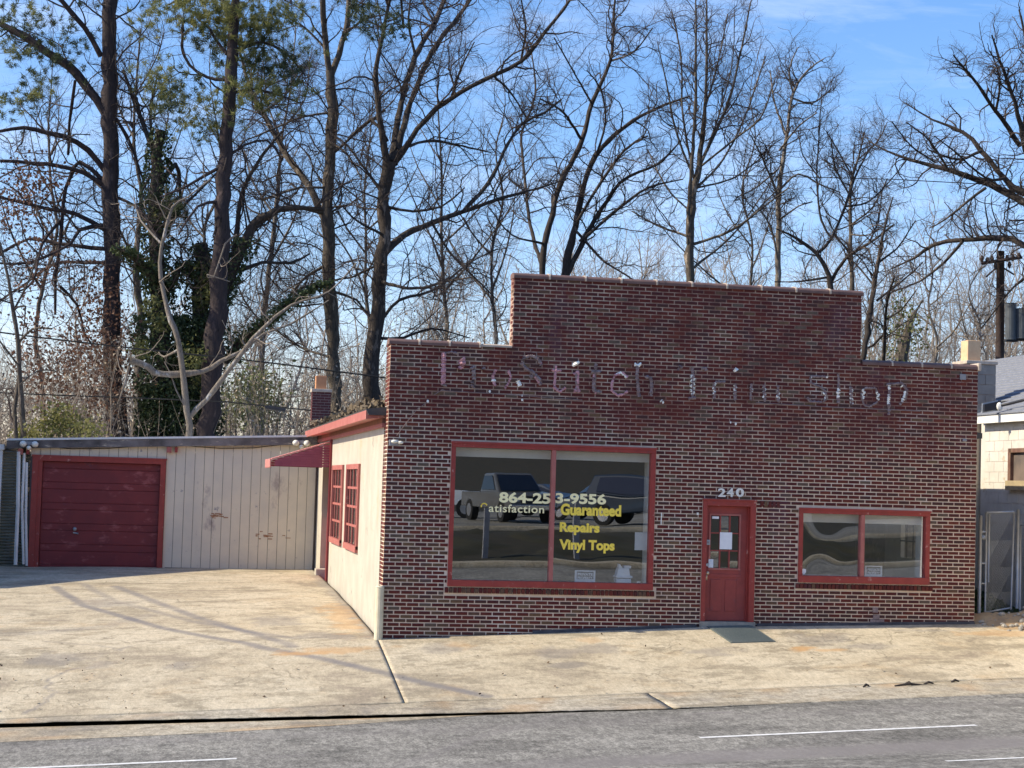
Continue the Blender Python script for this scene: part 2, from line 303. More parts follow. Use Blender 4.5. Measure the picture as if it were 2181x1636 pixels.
def gridwall(xs, zs, solid, y0, y1, name, m, parent, flip=False, **kw):   # wall with openings; faces only where needed
    b = MB(); nx, nz = len(xs)-1, len(zs)-1
    S = [[solid((xs[i]+xs[i+1])/2, (zs[j]+zs[j+1])/2) for j in range(nz)] for i in range(nx)]
    P = (lambda x, y, z: (y, x, z)) if flip else (lambda x, y, z: (x, y, z))
    for i in range(nx):
        for j in range(nz):
            if not S[i][j]: continue
            a, c, d, e = xs[i], xs[i+1], zs[j], zs[j+1]
            b.quad(P(a,y0,d), P(c,y0,d), P(c,y0,e), P(a,y0,e)); b.quad(P(a,y1,d), P(a,y1,e), P(c,y1,e), P(c,y1,d))
            if i == 0 or not S[i-1][j]: b.quad(P(a,y0,d), P(a,y0,e), P(a,y1,e), P(a,y1,d))
            if i == nx-1 or not S[i+1][j]: b.quad(P(c,y0,d), P(c,y1,d), P(c,y1,e), P(c,y0,e))
            if j == 0 or not S[i][j-1]: b.quad(P(a,y0,d), P(a,y1,d), P(c,y1,d), P(c,y0,d))
            if j == nz-1 or not S[i][j+1]: b.quad(P(a,y0,e), P(c,y0,e), P(c,y1,e), P(a,y1,e))
    return b.build(name, m, parent, **kw)
M_DARK2 = mat('base_shade_dark', (.09,.09,.10), (.05,.05,.06), 6, .9)
# ------------------------------------------------------------------ ground levels
XS = [-60,-20,-7,0,2.73,5.65,10.7,14,30,80]; ZZ = [-2.6,-1.1,-.33,0,.134,.285,.41,.56,1.2,3.0]
def ground(X, Y):
    X = np.asarray(X, float); Y = np.asarray(Y, float)
    zf = np.interp(X, XS, ZZ); zb = .385+np.clip(X, -12, 12)*.011
    t = np.clip(Y/15, 0, 1); t = 1-(1-t)**1.6
    zs = -.60+.047*np.clip(X, -60, 60); s = np.clip(-Y/3.8, 0, 1)
    return np.where(Y >= 0, zf+(zb-zf)*t, zf+(zs-zf)*s)
def lip(X): return np.interp(X, [-12,-6,0,2,4.5,6], [.08,.072,.052,.032,.014,.0])
def kwid(X): return np.interp(X, [-9,-5.8,0,3.6,8,12], [.15,.30,.95,1.38,1.38,1.45])     # width of the kerb strip, which flares to the right
def kerby(X): return -3.8-kwid(X)
def kerbz(X, Y): return -.60+.047*X-.03*(-3.8-np.asarray(Y))
def asphy(X): return np.interp(X, [-12,-3,-1.3,1.0], [-5.6,-5.5,-5.28,-4.86])
def roadz(X, Y):
    Xc = np.clip(X, -60, 60); z0 = -.60+.047*Xc-.03*kwid(Xc)-lip(X)-.004; z1 = -.68+.047*Xc
    t = np.clip((kerby(X)-Y)/2.0, 0, 1); fade = np.clip((-9.5-Y)/10, 0, 1)
    return z0+(z1-z0)*t + fade*(.85-.025*Xc)
def seg_dist(X, Y, pts):
    d = np.full(X.shape, 1e9)
    for (x0, y0), (x1, y1) in zip(pts[:-1], pts[1:]):
        dx, dy = x1-x0, y1-y0; t = np.clip(((X-x0)*dx+(Y-y0)*dy)/(dx*dx+dy*dy), 0, 1)
        d = np.minimum(d, np.hypot(X-x0-t*dx, Y-y0-t*dy))
    return d
def ss(d, a, b): t = np.clip((b-d)/(b-a), 0, 1); return t*t*(3-2*t)
def sheet(name, xs, ys, zf, m, wear_shade=None, rust=None, thick=.12, smooth=True, warp=None, **kw):
    X, Y = np.meshgrid(xs, ys, indexing='ij')
    if warp: Y = warp(X, Y)
    Z = zf(X, Y); nx, ny = X.shape
    V = np.stack([X, Y, Z], -1).reshape(-1, 3); idx = np.arange(nx*ny).reshape(nx, ny)
    Q = np.stack([idx[:-1,:-1], idx[1:,:-1], idx[1:,1:], idx[:-1,1:]], -1).reshape(-1, 4)
    if thick:        # skirt down the edges so the slab has a side
        ring = np.concatenate([idx[:,0], idx[-1,1:], idx[-2::-1,-1], idx[0,-2:0:-1]]); n = len(V)
        V = np.concatenate([V, V[ring]-np.array([0,0,thick])]); k = len(ring); r2 = np.arange(n, n+k)
        Q = np.concatenate([Q, np.stack([ring, r2, np.roll(r2, -1), np.roll(ring, -1)], -1)])
    me = npmesh(name, V, Q, m, smooth=smooth)
    for nm, f in (('wear_shade', wear_shade), ('rust', rust)):
        if f is not None:
            a = me.attributes.new(nm, 'FLOAT', 'POINT'); v = np.zeros(len(V), np.float32); v[:] = np.clip(f(V[:,0], V[:,1]), 0, 1); a.data.foreach_set('value', v)
    kw.setdefault('kind', 'structure')
    return link(name, me, None, **kw)
def vnoise(X, Y, s, seed=0):      # cheap smooth value noise
    r = np.random.default_rng(seed).random((64, 64)); x = X*s+1000; y = Y*s+1000
    i = np.floor(x).astype(int); j = np.floor(y).astype(int); u = x-i; v = y-j; u = u*u*(3-2*u); v = v*v*(3-2*v)
    g = lambda a, b: r[a % 64, b % 64]
    return (g(i,j)*(1-u)+g(i+1,j)*u)*(1-v)+(g(i,j+1)*(1-u)+g(i+1,j+1)*u)*v
SHADE1 = [(-5.95,9.3),(-5.7,8.0),(-5.15,5.6),(-4.47,4.1),(-3.68,2.3),(-2.8,.83),(-2,-.3),(-1.1,-1.13),(-.3,-2.03),(.35,-2.8),(1.2,-3.6)]  # diagonal shadow lines, painted dark into the concrete's colour
SHADE2 = [(-4.7,9.4),(-3.8,6.1),(-3.0,3.5),(-2.2,1.4),(-1.5,-.3)]
TR3 = [(-9,3.0),(-7.4,2.0),(-5.8,1.9),(-4.6,2.6),(-3.9,4.0)]
PATCH = [(-5.2,-.6,.5,.5),(-4.6,-1.0,.3,.25),(-3.3,-1.2,.25,.3),(-6.4,-2.2,.5,.25),(-1.6,2.9,.5,1.0),(2.7,-1.3,.45,.45),(3.5,-1.2,.4,.4),(2.8,-2.1,.4,.2),(7.4,-1.0,.7,.5),(8.1,-1.5,.5,.25),(5.4,-1.6,.5,.3),(-5.6,-.7,.16,.1),(-.9,.5,.5,.5),(1.0,-.8,.5,.35),(-4.9,6,.7,.8),(9.6,-.5,.7,.12)]
def wear_shade_lot(X, Y):
    n = vnoise(X, Y, 3.1, 5)*.6+vnoise(X, Y, 9, 6)*.4
    w_ = .85*ss(seg_dist(X, Y, SHADE1), .06, .15)+.5*ss(seg_dist(X, Y, [(a+.55, b+.75) for a, b in SHADE1[:7]]), .04, .15)+.75*ss(seg_dist(X, Y, SHADE2), .05, .17)+.30*ss(seg_dist(X, Y, TR3), .04, .35)
    w_ = w_*(.65+.5*n)
    for x, y, a, b in PATCH:
        d = np.hypot((X-x)/a, (Y-y)/b)+(n-.5)*1.5; w_ = np.maximum(w_, .42*ss(d, .5, 1.15))
    d = X-0; w_ = np.maximum(w_, np.where(Y > 0, .5*ss(np.abs(X+.1)+(n-.5)*.25, .02, .26), 0))
    for cr_ in ([(-5.4,-3.6),(-5.2,-2.7),(-5.3,-1.9),(-4.9,-1.2)], [(-5.5,.9),(-4.6,.3),(-4.3,-.2),(-4.1,.1)]):
        w_ = np.maximum(w_, .55*ss(seg_dist(X+(vnoise(X,Y,4,9)-.5)*.2, Y, cr_), .012, .05))
    return w_
def rust_lot(X, Y):
    n = vnoise(X, Y, 4, 15)*.6+vnoise(X, Y, 11, 16)*.4; w_ = 0
    for x, y, a, b, s in ((-1.2,-.8,.55,.2,.75),(-.6,-.6,.9,.25,.5),(6.9,-1.6,.32,.2,.8),(7.2,-1.75,.4,.1,.6),(3.4,-.6,.3,.25,.35),(1.2,-.6,.3,.3,.35),(-.35,3.2,.35,2.6,.45),(10.9,-.8,1.0,.25,.45)):
        d = np.hypot((X-x)/a, (Y-y)/b)+(n-.5)*1.6; w_ = np.maximum(w_, s*ss(d, .4, 1.1))
    return w_
def ax(a, b, s): return np.linspace(a, b, max(2, int(round((b-a)/s))+1))
# surfaces
sheet('concrete_yard', np.concatenate([[-30,-20], ax(-11,-.058,.06)]), ax(-3.79,15.6,.065), lambda X, Y: ground(X, Y)+(vnoise(X,Y,.6,3)-.5)*.02, M_CONC, wear_shade_lot, rust_lot, thick=.012)
sheet('concrete_apron', np.concatenate([ax(-.044,14,.06), [18,24,40]]), ax(-3.79,-.012,.06), lambda X, Y: ground(X, Y)+(vnoise(X,Y,.6,3)-.5)*.02*np.clip(-Y,0,1), M_CONC, wear_shade_lot, rust_lot, thick=.012)
for a, b in ((-30,3.62),(3.645,30)):
    sheet('kerb', ax(a, b, .12), np.array([1.02,1.0,.95,.8,.6,.4,.2,.012]), lambda X, Y: kerbz(X, Y)+(vnoise(X, Y, 6, 8)-.5)*.012, M_KERB, lambda X, Y: .35*ss(vnoise(X,Y,3,11),.1,.45), lambda X, Y: .3*ss(vnoise(X,Y,2,12),.1,.4), thick=.012, warp=lambda X, T: -3.8-kwid(X)*T)
sheet('gutter', ax(-30, 1.0, .15), np.linspace(1, 0, 7), lambda X, Y: roadz(X, Y)+.004, M_KERB, lambda X, Y: .3*ss(vnoise(X,Y,3,13),.1,.45), lambda X, Y: .45*ss(vnoise(X*.4,Y,3,14),.1,.4), thick=0, warp=lambda X, T: (kerby(X)-.012)*(1-T)+np.minimum(asphy(X), kerby(X)-.014)*T)
sheet('slab_joint', np.array([-.075,-.025]), ax(-3.79,-.02,.3), lambda X, Y: ground(X, Y)-.011, mat('joint_dirt', (.10,.085,.06), None, 20, .95), thick=0)
def wear_road(X, Y):
    n = vnoise(X*.25, Y, 3, 21)*.6+vnoise(X, Y, 7, 22)*.4
    w_ = .80*ss(np.abs(Y+9.35+(n-.5)*.5), .1, .75)*np.clip((X+2)/5, .25, 1)+.22*ss(np.abs(Y+6.1+(n-.5)*.4), .05, .5)
    w_ = np.maximum(w_, .35*ss(seg_dist(X, Y, [(3.0,-4.5),(1.8,-5.4),(.6,-6.8),(-.8,-9)]), .05, .2)*(.6+.6*n))
    for x, y, a, b, s in ((-3.8,-5.9,1.6,.10,.45),(4.1,-5.7,.42,.09,.8),(6.3,-4.62,.45,.05,.6),(6.0,-10.1,.5,.12,.7),(-2.0,-7.75,.3,.06,.6)):
        w_ = np.maximum(w_, s*ss(np.hypot((X-x)/a, (Y-y)/b)+(n-.5), .5, 1.1))
    return w_
sheet('road', np.concatenate([[-300,-150,-60,-30], ax(-12,14,.10), [30,60,150,300]]), np.concatenate([ax(-20,-12,1)[:-1], ax(-12,-4.43,.07)]), lambda X, Y: roadz(X, Y), M_ASPH, wear_road, thick=.1, warp=lambda X, Y: Y+(kerby(X)-.012+4.43)*np.clip((Y+8)/3.57, 0, 1))
def strip(name, x0, x1, yc, wd, **kw):
    return sheet(name, ax(x0, x1, .3), np.array([yc-wd/2, yc+wd/2]), lambda X, Y: roadz(X, Y)+.005, M_LINE, thick=0, **kw)
strip('lane_marking', -6.5, -2.62, -7.8, .11); strip('lane_marking', 3.25, 7.05, -7.8, .11); strip('lane_marking', 5.2, 40, -10.95, .11)
strip('lane_marking', -40, -4.0, -10.95, .11)
def terrain(X, Y):
    Xc = np.clip(X, -40, 40)
    g = ground(Xc, Y)-.10
    g = np.where(Y < -3.7, g-.25, g); g = np.where(Y > 15, .30+.011*np.clip(X,-12,12)+(Y-15)*.012, g)
    r = roadz(Xc, Y*0-4.6)-.5
    lot = 1.06+.01*Xc; b = np.clip((-21.3-Y)/5.2, 0, 1); b = b*b*(3-2*b)
    far = np.clip((-62-Y)/60, 0, 1.5)**1.2*9
    ac = (roadz(Xc, Y*0-20)+.05)*(1-b)+lot*b+far
    return np.where(Y >= -4.0, g, np.where(Y > -20.5, r, ac))-np.where(Y < -27, .0, 0)
xs = np.concatenate([np.linspace(-600,-40,12)[:-1], ax(-40,40,1.0), np.linspace(40,600,12)[1:]])
ys = np.concatenate([np.linspace(-400,-130,6), ax(-120,-34,2), ax(-32,-21,.5), [-20.6,-20.4,-4.7,-4.5,-3.8,-2,-.5,0], ax(1,16,1), np.linspace(18,100,20), np.linspace(130,600,6)])
sheet('ground', xs, ys, terrain, M_GRASS, thick=0)
sheet('grass_bank', ax(-30,30,.4), ax(-27,-21.3,.25), lambda X, Y: terrain(X, Y)+.02+(vnoise(X,Y,1.5,31)-.5)*.25*np.clip(np.minimum(-21.4-Y, Y+27)*2,0,1), M_BANK, thick=0)
sheet('sidewalk', ax(-30,30,2), np.array([-21.3,-20.15]), lambda X, Y: roadz(X, Y*0-20)+.14, M_KERB, thick=.2)
sheet('parking_lot', ax(-40,40,2), np.array([-62,-45,-27.5]), lambda X, Y: terrain(X, Y)+.05, M_ASPH, thick=.1)
sheet('kerb', ax(-30,30,2), np.array([-27.5,-27.2]), lambda X, Y: terrain(X, Y*0-27.4)+.17, M_KERB, thick=.2)
# ------------------------------------------------------------------ the brick shop
W = 10.68; H1 = 5.0; H2 = 6.235; XA, XB = 2.10, 8.43
WIN1 = (1.10, 4.70, .90, 3.36); WIN2 = (7.34, 9.80, 1.09, 2.40); DOOR = (5.575, 6.54, .20, 2.50)
HOLES = [WIN1, WIN2, DOOR]
shop = thing('brick_shop', 'dark red brick shop front with stepped parapet, red framed display windows and faded ghost lettering', 'building', (5.3, .15, 0))
def solid(x, z):
    if z > H1 and not XA < x < XB: return False
    return not any(a < x < b and c < z < d for a, b, c, d in HOLES)
gridwall([0, 1.10, XA, 4.70, 5.575, 6.54, 7.34, XB, 9.80, W], [-.7, .20, .90, 1.09, 2.40, 2.50, 3.36, H1, H2], solid, .005, .30, 'wall', M_MORTAR, shop)
# bricks
BW, BH, BP, CP, JN = .1925, .0495, .2117, .06775, 0
def brick_list():
    out = []; n = int((H2+.7)/CP)
    for c in range(-8, n):
        z0 = c*CP+.010; z1 = z0+BH
        if z1 > H2+.01: continue
        xa, xb = (XA, XB) if (z0+z1)/2 > H1 else (0, W)
        if (z0 < H1 < z1): xa, xb = 0, W
        off = (c % 2)*BP/2 + .003*math.sin(c*1.7)
        k = int((xa-off)/BP)-1
        while True:
            x0 = off+k*BP+random.uniform(-.002, .002); x1 = x0+BW; k += 1
            if x0 > xb: break
            x0 = max(x0, xa); x1 = min(x1, xb)
            if x1-x0 < .03: continue
            spans = [(x0, x1)]
            for a, b, e, f in HOLES:
                if z1 > e+.01 and z0 < f-.012:
                    ns = []
                    for p, q in spans:
                        if q <= a or p >= b: ns.append((p, q)); continue
                        if p < a: ns.append((p, a-.012))
                        if q > b: ns.append((b+.012, q))
                    spans = ns
            for e, f, g, h in ((1.05, 4.76, .79, .90), (7.29, 9.86, .98, 1.09)):
                if z1 > g+.01 and z0 < h:
                    spans = [q_ for p, q in spans for q_ in ([(p, min(q, e-.01))] if p < e-.03 else [])+([(max(p, f+.01), q)] if q > f+.03 else [])]
            for p, q in spans:
                if q-p > .03: out.append((p, q, z0, z1))
    return out
def clusters(x, z): return vnoise(np.array([x]), np.array([z]), 1.1, 41)[0]
BL = []
for p, q, z0, z1 in brick_list():
    r = random.random(); tanp = .11 + .16*(z0 < 2.2)*(x_ok := 1)*(.5 if p > 5 else 1)
    if r < tanp: mi = random.choice([6, 7, 8, 8])
    elif r < tanp+.10: mi = 9
    elif r < tanp+.22: mi = 4
    else: mi = random.choice([0, 0, 1, 2, 2, 3, 0, 5])
    if p > 4.9 and z0 < .55+.12*math.sin(p*1.7) and random.random() < .8: mi = random.choice([9, 4, 9])
    BL.append((p, q, z0+random.uniform(-.0015, .0015), z1+random.uniform(-.0015, .0015), mi, random.uniform(-.004, .001)))
BL.sort(key=lambda b: (b[0]+3.457)**2+30**2+((b[2]+b[3])/2-2.63)**2)
cache = {}
def near_ok(b): return abs((b[1]-b[0])-BW) < .004
near = [b for b in BL if b[2] > .03][:300]; ns = set(id(b) for b in near)
for p, q, z0, z1, mi, dy in near:
    key = (round(q-p, 2), mi)
    if key not in cache:
        bb = MB(); h = key[0]/2; bb.box(-h, h, 0, .03, -BH/2, BH/2); cache[key] = bb.mesh('brick', BR[mi])
    o = bpy.data.objects.new('brick', cache[key]); COL.objects.link(o); o.parent = shop
    o.location = ((p+q)/2-5.3, dy-.15, (z0+z1)/2)
rest = [b for b in BL if id(b) not in ns]
bb = MB()
for p, q, z0, z1, mi, dy in rest: bb.box(p, q, dy, dy+.03, z0, z1, mi)
bb.build('brick', BR, shop, kind='stuff')
# brick returns: left corner pilaster and the left side of the raised parapet
def returns(xf, y0, y1, z0, z1, name):
    box(name+'_core', xf+.01, xf+.25, y0, y1, z0, z1, M_MORTAR2, shop) if False else None
    b = MB(); b.box(xf+.008, xf+.12, y0, y1, z0, z1, 10)
    c = int(z0/CP)+1
    while c*CP+BH < z1:
        za = c*CP+.007; zb = za+BH
        if c % 2: spans = [(y0+.002, min(y0+.10, y1))] + ([(y0+.115, y0+.31)] if y1-y0 > .32 else []) + ([(y0+.325, y1-.01)] if y1-y0 > .4 else [])
        else: spans = [(y0+.002, min(y0+.2, y1))]+([(y0+.215, y0+.41)] if y1-y0 > .42 else [])+([(y0+.425, y1-.01)] if y1-y0 > .45 else [])
        for a, e in spans: b.box(xf-random.uniform(.0, .004), xf+.04, a, e, za, zb, random.choice([0, 1, 3, 5, 6, 8]))
        c += 1
    b.build('brick_return', BR+[M_MORTAR2], shop, kind='stuff')
returns(0.0, .033, .585, -.3, 5.0, 'pilaster'); returns(XA, .033, .30, 5.02, 6.23, 'step')
box('pilaster', .12, .3, .30, .585, -.3, 5.0, M_MORTAR, shop)
# rowlock sills of header bricks on edge
for x0, x1, zt in ((1.06, 4.75, .895), (7.30, 9.85, 1.085)):
    x = x0; 
    while x < x1-.05:
        b = MB(); mi = random.choice([0, 1, 2, 4, 5, 8]); w_ = .060+random.uniform(-.003, .003)
        b.hexa([(x,-.035,zt-.105),(x+w_,-.035,zt-.105),(x+w_,.05,zt-.105),(x,.05,zt-.105),(x,-.035,zt-.025),(x+w_,-.035,zt-.025),(x+w_,.05,zt),(x,.05,zt)])
        b.build('sill_brick', BR[mi], shop); x += .0735
    box('sill_mortar', x0, x1, .003, .05, zt-.105, zt-.03, M_MORTAR, shop)
for i in range(5):
    b = MB(); x = 6.62+i*.075; b.box(x, x+.06, -.012, .03, 2.40, 2.50); b.build('sill_brick', BR[random.choice([0,6,3])], shop)
for xs_f in (np.linspace(2.6, 5.5, 7), np.linspace(6.6, W, 9)):  # dark strip painting the front's shade band along the wall base
  b = MB()
  for xa_, xb_ in zip(xs_f[:-1], xs_f[1:]):
    za_, zb_ = float(ground(xa_, 0)), float(ground(xb_, 0)); b.hexa([(xa_,-.03,za_-.1),(xb_,-.03,zb_-.1),(xb_,.0,zb_-.1),(xa_,.0,za_-.1),(xa_,-.02,za_+.045),(xb_,-.02,zb_+.045),(xb_,.0,zb_+.045),(xa_,.0,za_+.045)])
  b.build('base_shade_strip', M_DARK2, shop)
# coping tiles
def coping(x0, x1, z, n, start_broken=False):
    L_ = (x1-x0)/n
    for i in range(n):
        a = x0+i*L_; prof = [(-.035+.37*(.5-.5*math.cos(math.pi*k/8)), z-.005+(.02+.055*math.sin(math.pi*k/8))) for k in range(9)]
        prof += [(.335, z-.03), (-.035, z-.03)]; prof = [(u, v) for u, v in prof]
        if not (start_broken and i == n-1):
            b = MB(); b.prism(prof, a+.02, a+L_-.004, 'x'); b.build('coping_tile', M_COPING, shop)
        if i > 0 or start_broken is None:
            p2 = [(.15+(u-.15)*1.05, z+(v-z)*1.15+.004) for u, v in prof]; b = MB(); b.prism(p2, a-.006, a+.026, 'x'); b.build('coping_joint', M_JOINT, shop)
coping(XA-.03, XB+.03, H2+.01, 10); coping(-.05, XA-.05, H1+.01, 4, True); coping(XB+.02, W+.03, H1+.01, 4)
b = MB(); b.prism([(-.03, 5.0), (.3, 5.0), (.3, 5.03), (.14, 5.06), (-.03, 5.03)], 1.55, 2.09); b.build('mortar_ledge', M_JOINT, shop)
box('coping_joint', W-.02, W+.05, -.05, .34, H1-.04, H1+.10, M_JOINT, shop, bevel=.02)
# mortar splashes and odd bits on the front
for x, y, s in ((978,800,.04),):
    pass
# --- windows of the front
def pane_mesh(x0, x1, z0, z1, Y, amp, waves, seed):
    r = np.random.default_rng(seed); xs_ = np.linspace(x0, x1, 40); zs_ = np.linspace(z0, z1, 32); X, Z = np.meshgrid(xs_, zs_, indexing='ij'); D = np.zeros_like(X)
    for k, kk in waves:
        ph = r.random(3)*6.28; D += amp*kk*np.sin(X*k+ph[0]+.4*np.sin(Z*k*.7+ph[2]))*np.cos(Z*k*.8+ph[1])
    V = np.stack([X, Y+D, Z], -1).reshape(-1, 3); idx = np.arange(X.size).reshape(X.shape)
    Q = np.stack([idx[:-1,:-1], idx[1:,:-1], idx[1:,1:], idx[:-1,1:]], -1).reshape(-1, 4)
    return npmesh('pane', V, Q, G_SHOP, smooth=True)
def shop_window(r, mull, panes, label, sill=.11):
    x0, x1, z0, z1 = r
    f = MB(); f.box(x0, x1, -.03, .12, z1-.095, z1); f.box(x0, x1, -.045, .12, z0, z0+sill); f.box(x0, x0+.075, -.028, .118, z0+sill, z1-.095); f.box(x1-.085, x1, -.028, .118, z0+sill, z1-.095)
    fr = f.build('window', M_RED, shop, bevel=.006, label=label)
    box('top_bead', x0-.01, x1+.01, -.05, -.03, z1-.03, z1+.005, M_RED, fr)
    box('mullion', mull-.035, mull+.035, -.022, .115, z0+sill, z1-.095, M_RED2, fr, bevel=.004)
    for (a, b_), (amp, waves, seed) in zip(((x0+.075, mull-.035), (mull+.035, x1-.085)), panes):
        link('pane', pane_mesh(a, b_, z0+sill, z1-.095, .05, amp, waves, seed), fr)
    # pale reveal and blind box behind the glass
    box('blind_box', x0+.05, x1-.05, .16, .26, z1-.25, z1-.10, M_WHITE, fr)
    box('reveal', x1-.085, x1-.07, .125, .42, z0+sill, z1-.1, M_WHITE, fr); box('reveal', x0+.06, x0+.075, .125, .42, z0+sill, z1-.1, M_WHITE, fr)
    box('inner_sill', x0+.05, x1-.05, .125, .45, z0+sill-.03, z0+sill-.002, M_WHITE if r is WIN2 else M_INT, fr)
    return fr
w1 = shop_window(WIN1, 2.89, [(.0004, ((1.6, 1), (3.7, .25)), 3), (.0011, ((2.2, 1), (4.5, .35)), 8)], 'large two-pane display window with phone number and yellow lettering')
w2 = shop_window(WIN2, 8.53, [(.0034, ((3.4, 1), (6.5, .22)), 5), (.0007, ((2, 1),), 6)], 'small two-pane display window right of the red door', .12)
px_text('lettering', '864-25', M_CREAM, 1063, 1049, 1173, 1072, .044, w1, bold=.035, space=1.0)
px_text('lettering', '3-9556', M_CREAM, 1183, 1051, 1291, 1074, .044, w1, bold=.035, space=1.0)
px_text('lettering', 'atisfaction', M_CREAM, 1041, 1075, 1159, 1092, .044, w1, bold=.012, space=1.08)
px_text('lettering', 'Guaranteed', M_YEL, 1194, 1074, 1323, 1099, .044, w1, bold=.045)
px_text('lettering', 'Repairs', M_YEL, 1192, 1113, 1277, 1140, .044, w1, bold=.045)
px_text('lettering', 'Vinyl Tops', M_YEL, 1191, 1150, 1309, 1178, .044, w1, bold=.045)
sx, sz = FZ(1032, 1078); b = MB()
b.tube([(sx+.05*math.cos(a)+.0, .043, sz+.045*math.sin(a)) for a in np.linspace(.3, 3.6, 9)], .011, 6); b.build('lettering', M_YEL, w1)
# --- front door
dx0, dx1, dz0, dz1 = DOOR; b = MB()
b.box(dx0, dx0+.075, -.03, .16, .33, dz1); b.box(dx1-.10, dx1, -.03, .16, .36, dz1); b.box(dx0+.075, dx1-.10, -.03, .16, dz1-.11, dz1)
b.box(dx0+.075, dx0+.10, .05, .16, .33, dz1-.11); b.box(dx1-.125, dx1-.10, .05, .16, .35, dz1-.11); b.box(dx0-.01, dx1+.01, -.045, .0, dz1-.02, dz1+.012)
df = b.build('door_frame', M_RED, shop, bevel=.006)
door_x0, door_x1, door_z0, door_z1 = 5.665, 6.42, .385, 2.385
gx0, gx1, gz0, gz1 = 5.755, 6.275, 1.30, 2.22
door = gridwall([door_x0, gx0, gx1, door_x1], [door_z0, gz0, gz1, door_z1], lambda x, z: not (gx0 < x < gx1 and gz0 < z < gz1), .10, .145, 'door', M_DOOR, shop, label='red front door with nine-pane glazing')
for i in (1, 2):
    x = gx0+(gx1-gx0)*i/3; box('glazing_bar', x-.011, x+.011, .088, .13, gz0, gz1, M_DOOR, door); z = gz0+(gz1-gz0)*i/3; box('glazing_bar', gx0, gx1, .092, .128, z-.010, z+.010, M_DOOR, door)
for i in range(3):
    for j in range(3):
        a = gx0+(gx1-gx0)*i/3+.011; c = gx0+(gx1-gx0)*(i+1)/3-.011; e = gz0+(gz1-gz0)*j/3+.01; f = gz0+(gz1-gz0)*(j+1)/3-.01
        b = MB(); t = random.uniform(-.004, .004); b.quad((a, .112+t, e), (c, .112, e), (c, .112-t, f), (a, .112, f)); b.build('pane', G_SMALL, door)
b = MB(); b.box(gx0-.03, gx1+.03, .085, .10, gz0-.03, gz0); b.box(gx0-.03, gx1+.03, .085, .10, gz1, gz1+.03); b.box(gx0-.03, gx0, .085, .10, gz0, gz1); b.box(gx1, gx1+.03, .085, .10, gz0, gz1); b.build('glazing_bead', M_RED2, door)
for a, c in ((5.77, 5.97), (6.04, 6.24)):
    b = MB(); b.box(a, c, .088, .10, .55, 1.10); b.build('door_panel', M_DOOR, door, bevel=.012)
b = MB(); b.box(gx0-.05, gx1+.05, .090, .10, 1.14, 1.20); b.build('door_panel', M_DOOR, door, bevel=.005)
b = MB(); p = at(1504, 1220, .1); b.ball((p[0], .02, p[2]), .034, 12, 8); b.tube([(p[0], .03, p[2]), (p[0], .10, p[2])], .012); b.box(p[0]-.02, p[0]+.02, .08, .1, p[2]-.13, p[2]-.03); b.build('door_knob', mat('tarnished_brass', (.62,.52,.38), (.5,.4,.3), 20, .35, metal=.6), door, smooth=True)
p = at(1506, 1203, .1); b = MB(); b.tube([(p[0], .07, p[2]), (p[0], .10, p[2])], .028, 12); b.build('deadbolt', M_METAL, door)
p = at(1508, 1155, .1); b = MB(); b.box(p[0]-.03, p[0]+.03, .07, .10, p[2]-.045, p[2]+.045); b.ball((p[0], .065, p[2]), .018); b.build('deadbolt', M_METAL, door)
def pxbox(name, x0, y0, x1, y1, Y, m, parent=None, t=.004, **kw):
    a = at(x0, (y0+y1)/2, Y); c = at(x1, (y0+y1)/2, Y); u = at((x0+x1)/2, y0, Y); v = at((x0+x1)/2, y1, Y)
    return box(name, a[0], c[0], Y-t, Y, v[2], u[2], m, parent, **kw)
pxbox('notice', 1533, 1135, 1558, 1170, .086, M_PAPER, label='white paper notice taped inside the glazing of the red door', cat='notice') if False else None
def tag(o, label, cat, group=None): return props(o, label, cat, group)
tag(pxbox('paper_notice', 1533, 1134, 1559, 1170, .086, M_PAPER), 'white sheet of paper taped on the middle panes of the red front door', 'notice')
tag(pxbox('paper_label', 1517, 1100, 1531, 1105, .086, M_PAPER), 'small white strip of paper stuck at the top left pane of the red door', 'label')
tag(pxbox('sticker', 1509, 1191, 1519, 1209, .086, mat('pale_blue_sticker', (.55,.66,.80), (.75,.78,.8), 30, .6)), 'pale blue and white sticker on the bottom left pane of the red door', 'sticker')
box('threshold', dx0-.02, dx1+.02, -.05, .16, .20, .375, M_STONE, shop)
# house number
dg = []
for ch, x0, x1 in (('2', 1529, 1545), ('4', 1548, 1562), ('0', 1567, 1584)):
    o = px_text('house_number_digit', ch, M_WHITE, x0, 1040, x1, 1058.5, -.006, shop, bold=.03, depth=.02)
box('worn_patch', *[FZ(1527,1040)[0], FZ(1539,1040)[0]], -.030, -.004, FZ(1530,1047)[1], FZ(1530,1040)[1], BR[2], shop) if False else None
# --- ghost lettering left by a removed sign
def glue(name, strokes, r, m, wig=0.0, blobs=True, parent=shop):
    r = r*(2.1 if m is M_GHOST else 2.0)
    for st in strokes:
        b = MB(); P = [at(x, y, -.008) for x, y in st]; pts = []
        for i in range(len(P)-1):
            n = max(1, int(np.linalg.norm(P[i+1]-P[i])/.012))
            for k in range(n): pts.append(P[i]+(P[i+1]-P[i])*k/n)
        pts.append(P[-1]); out = []; rs = []
        for k, p in enumerate(pts):
            d = P[-1]-P[0]; d = d/(np.linalg.norm(d)+1e-9); nrm = np.array([d[2], 0, -d[0]])
            out.append(p+nrm*wig*1.3*math.sin(k*.95)+np.array([random.uniform(-1,1), 0, random.uniform(-1,1)])*.006); rs.append(r*random.uniform(.55, 1.25))
        if len(out) > 1: b.tube(out, rs, 5); b.build(name, m, parent)
Z1_ = lambda x, y, s=4.194: (900+x/s, 730+y/s)       # photo crops the strokes were traced from
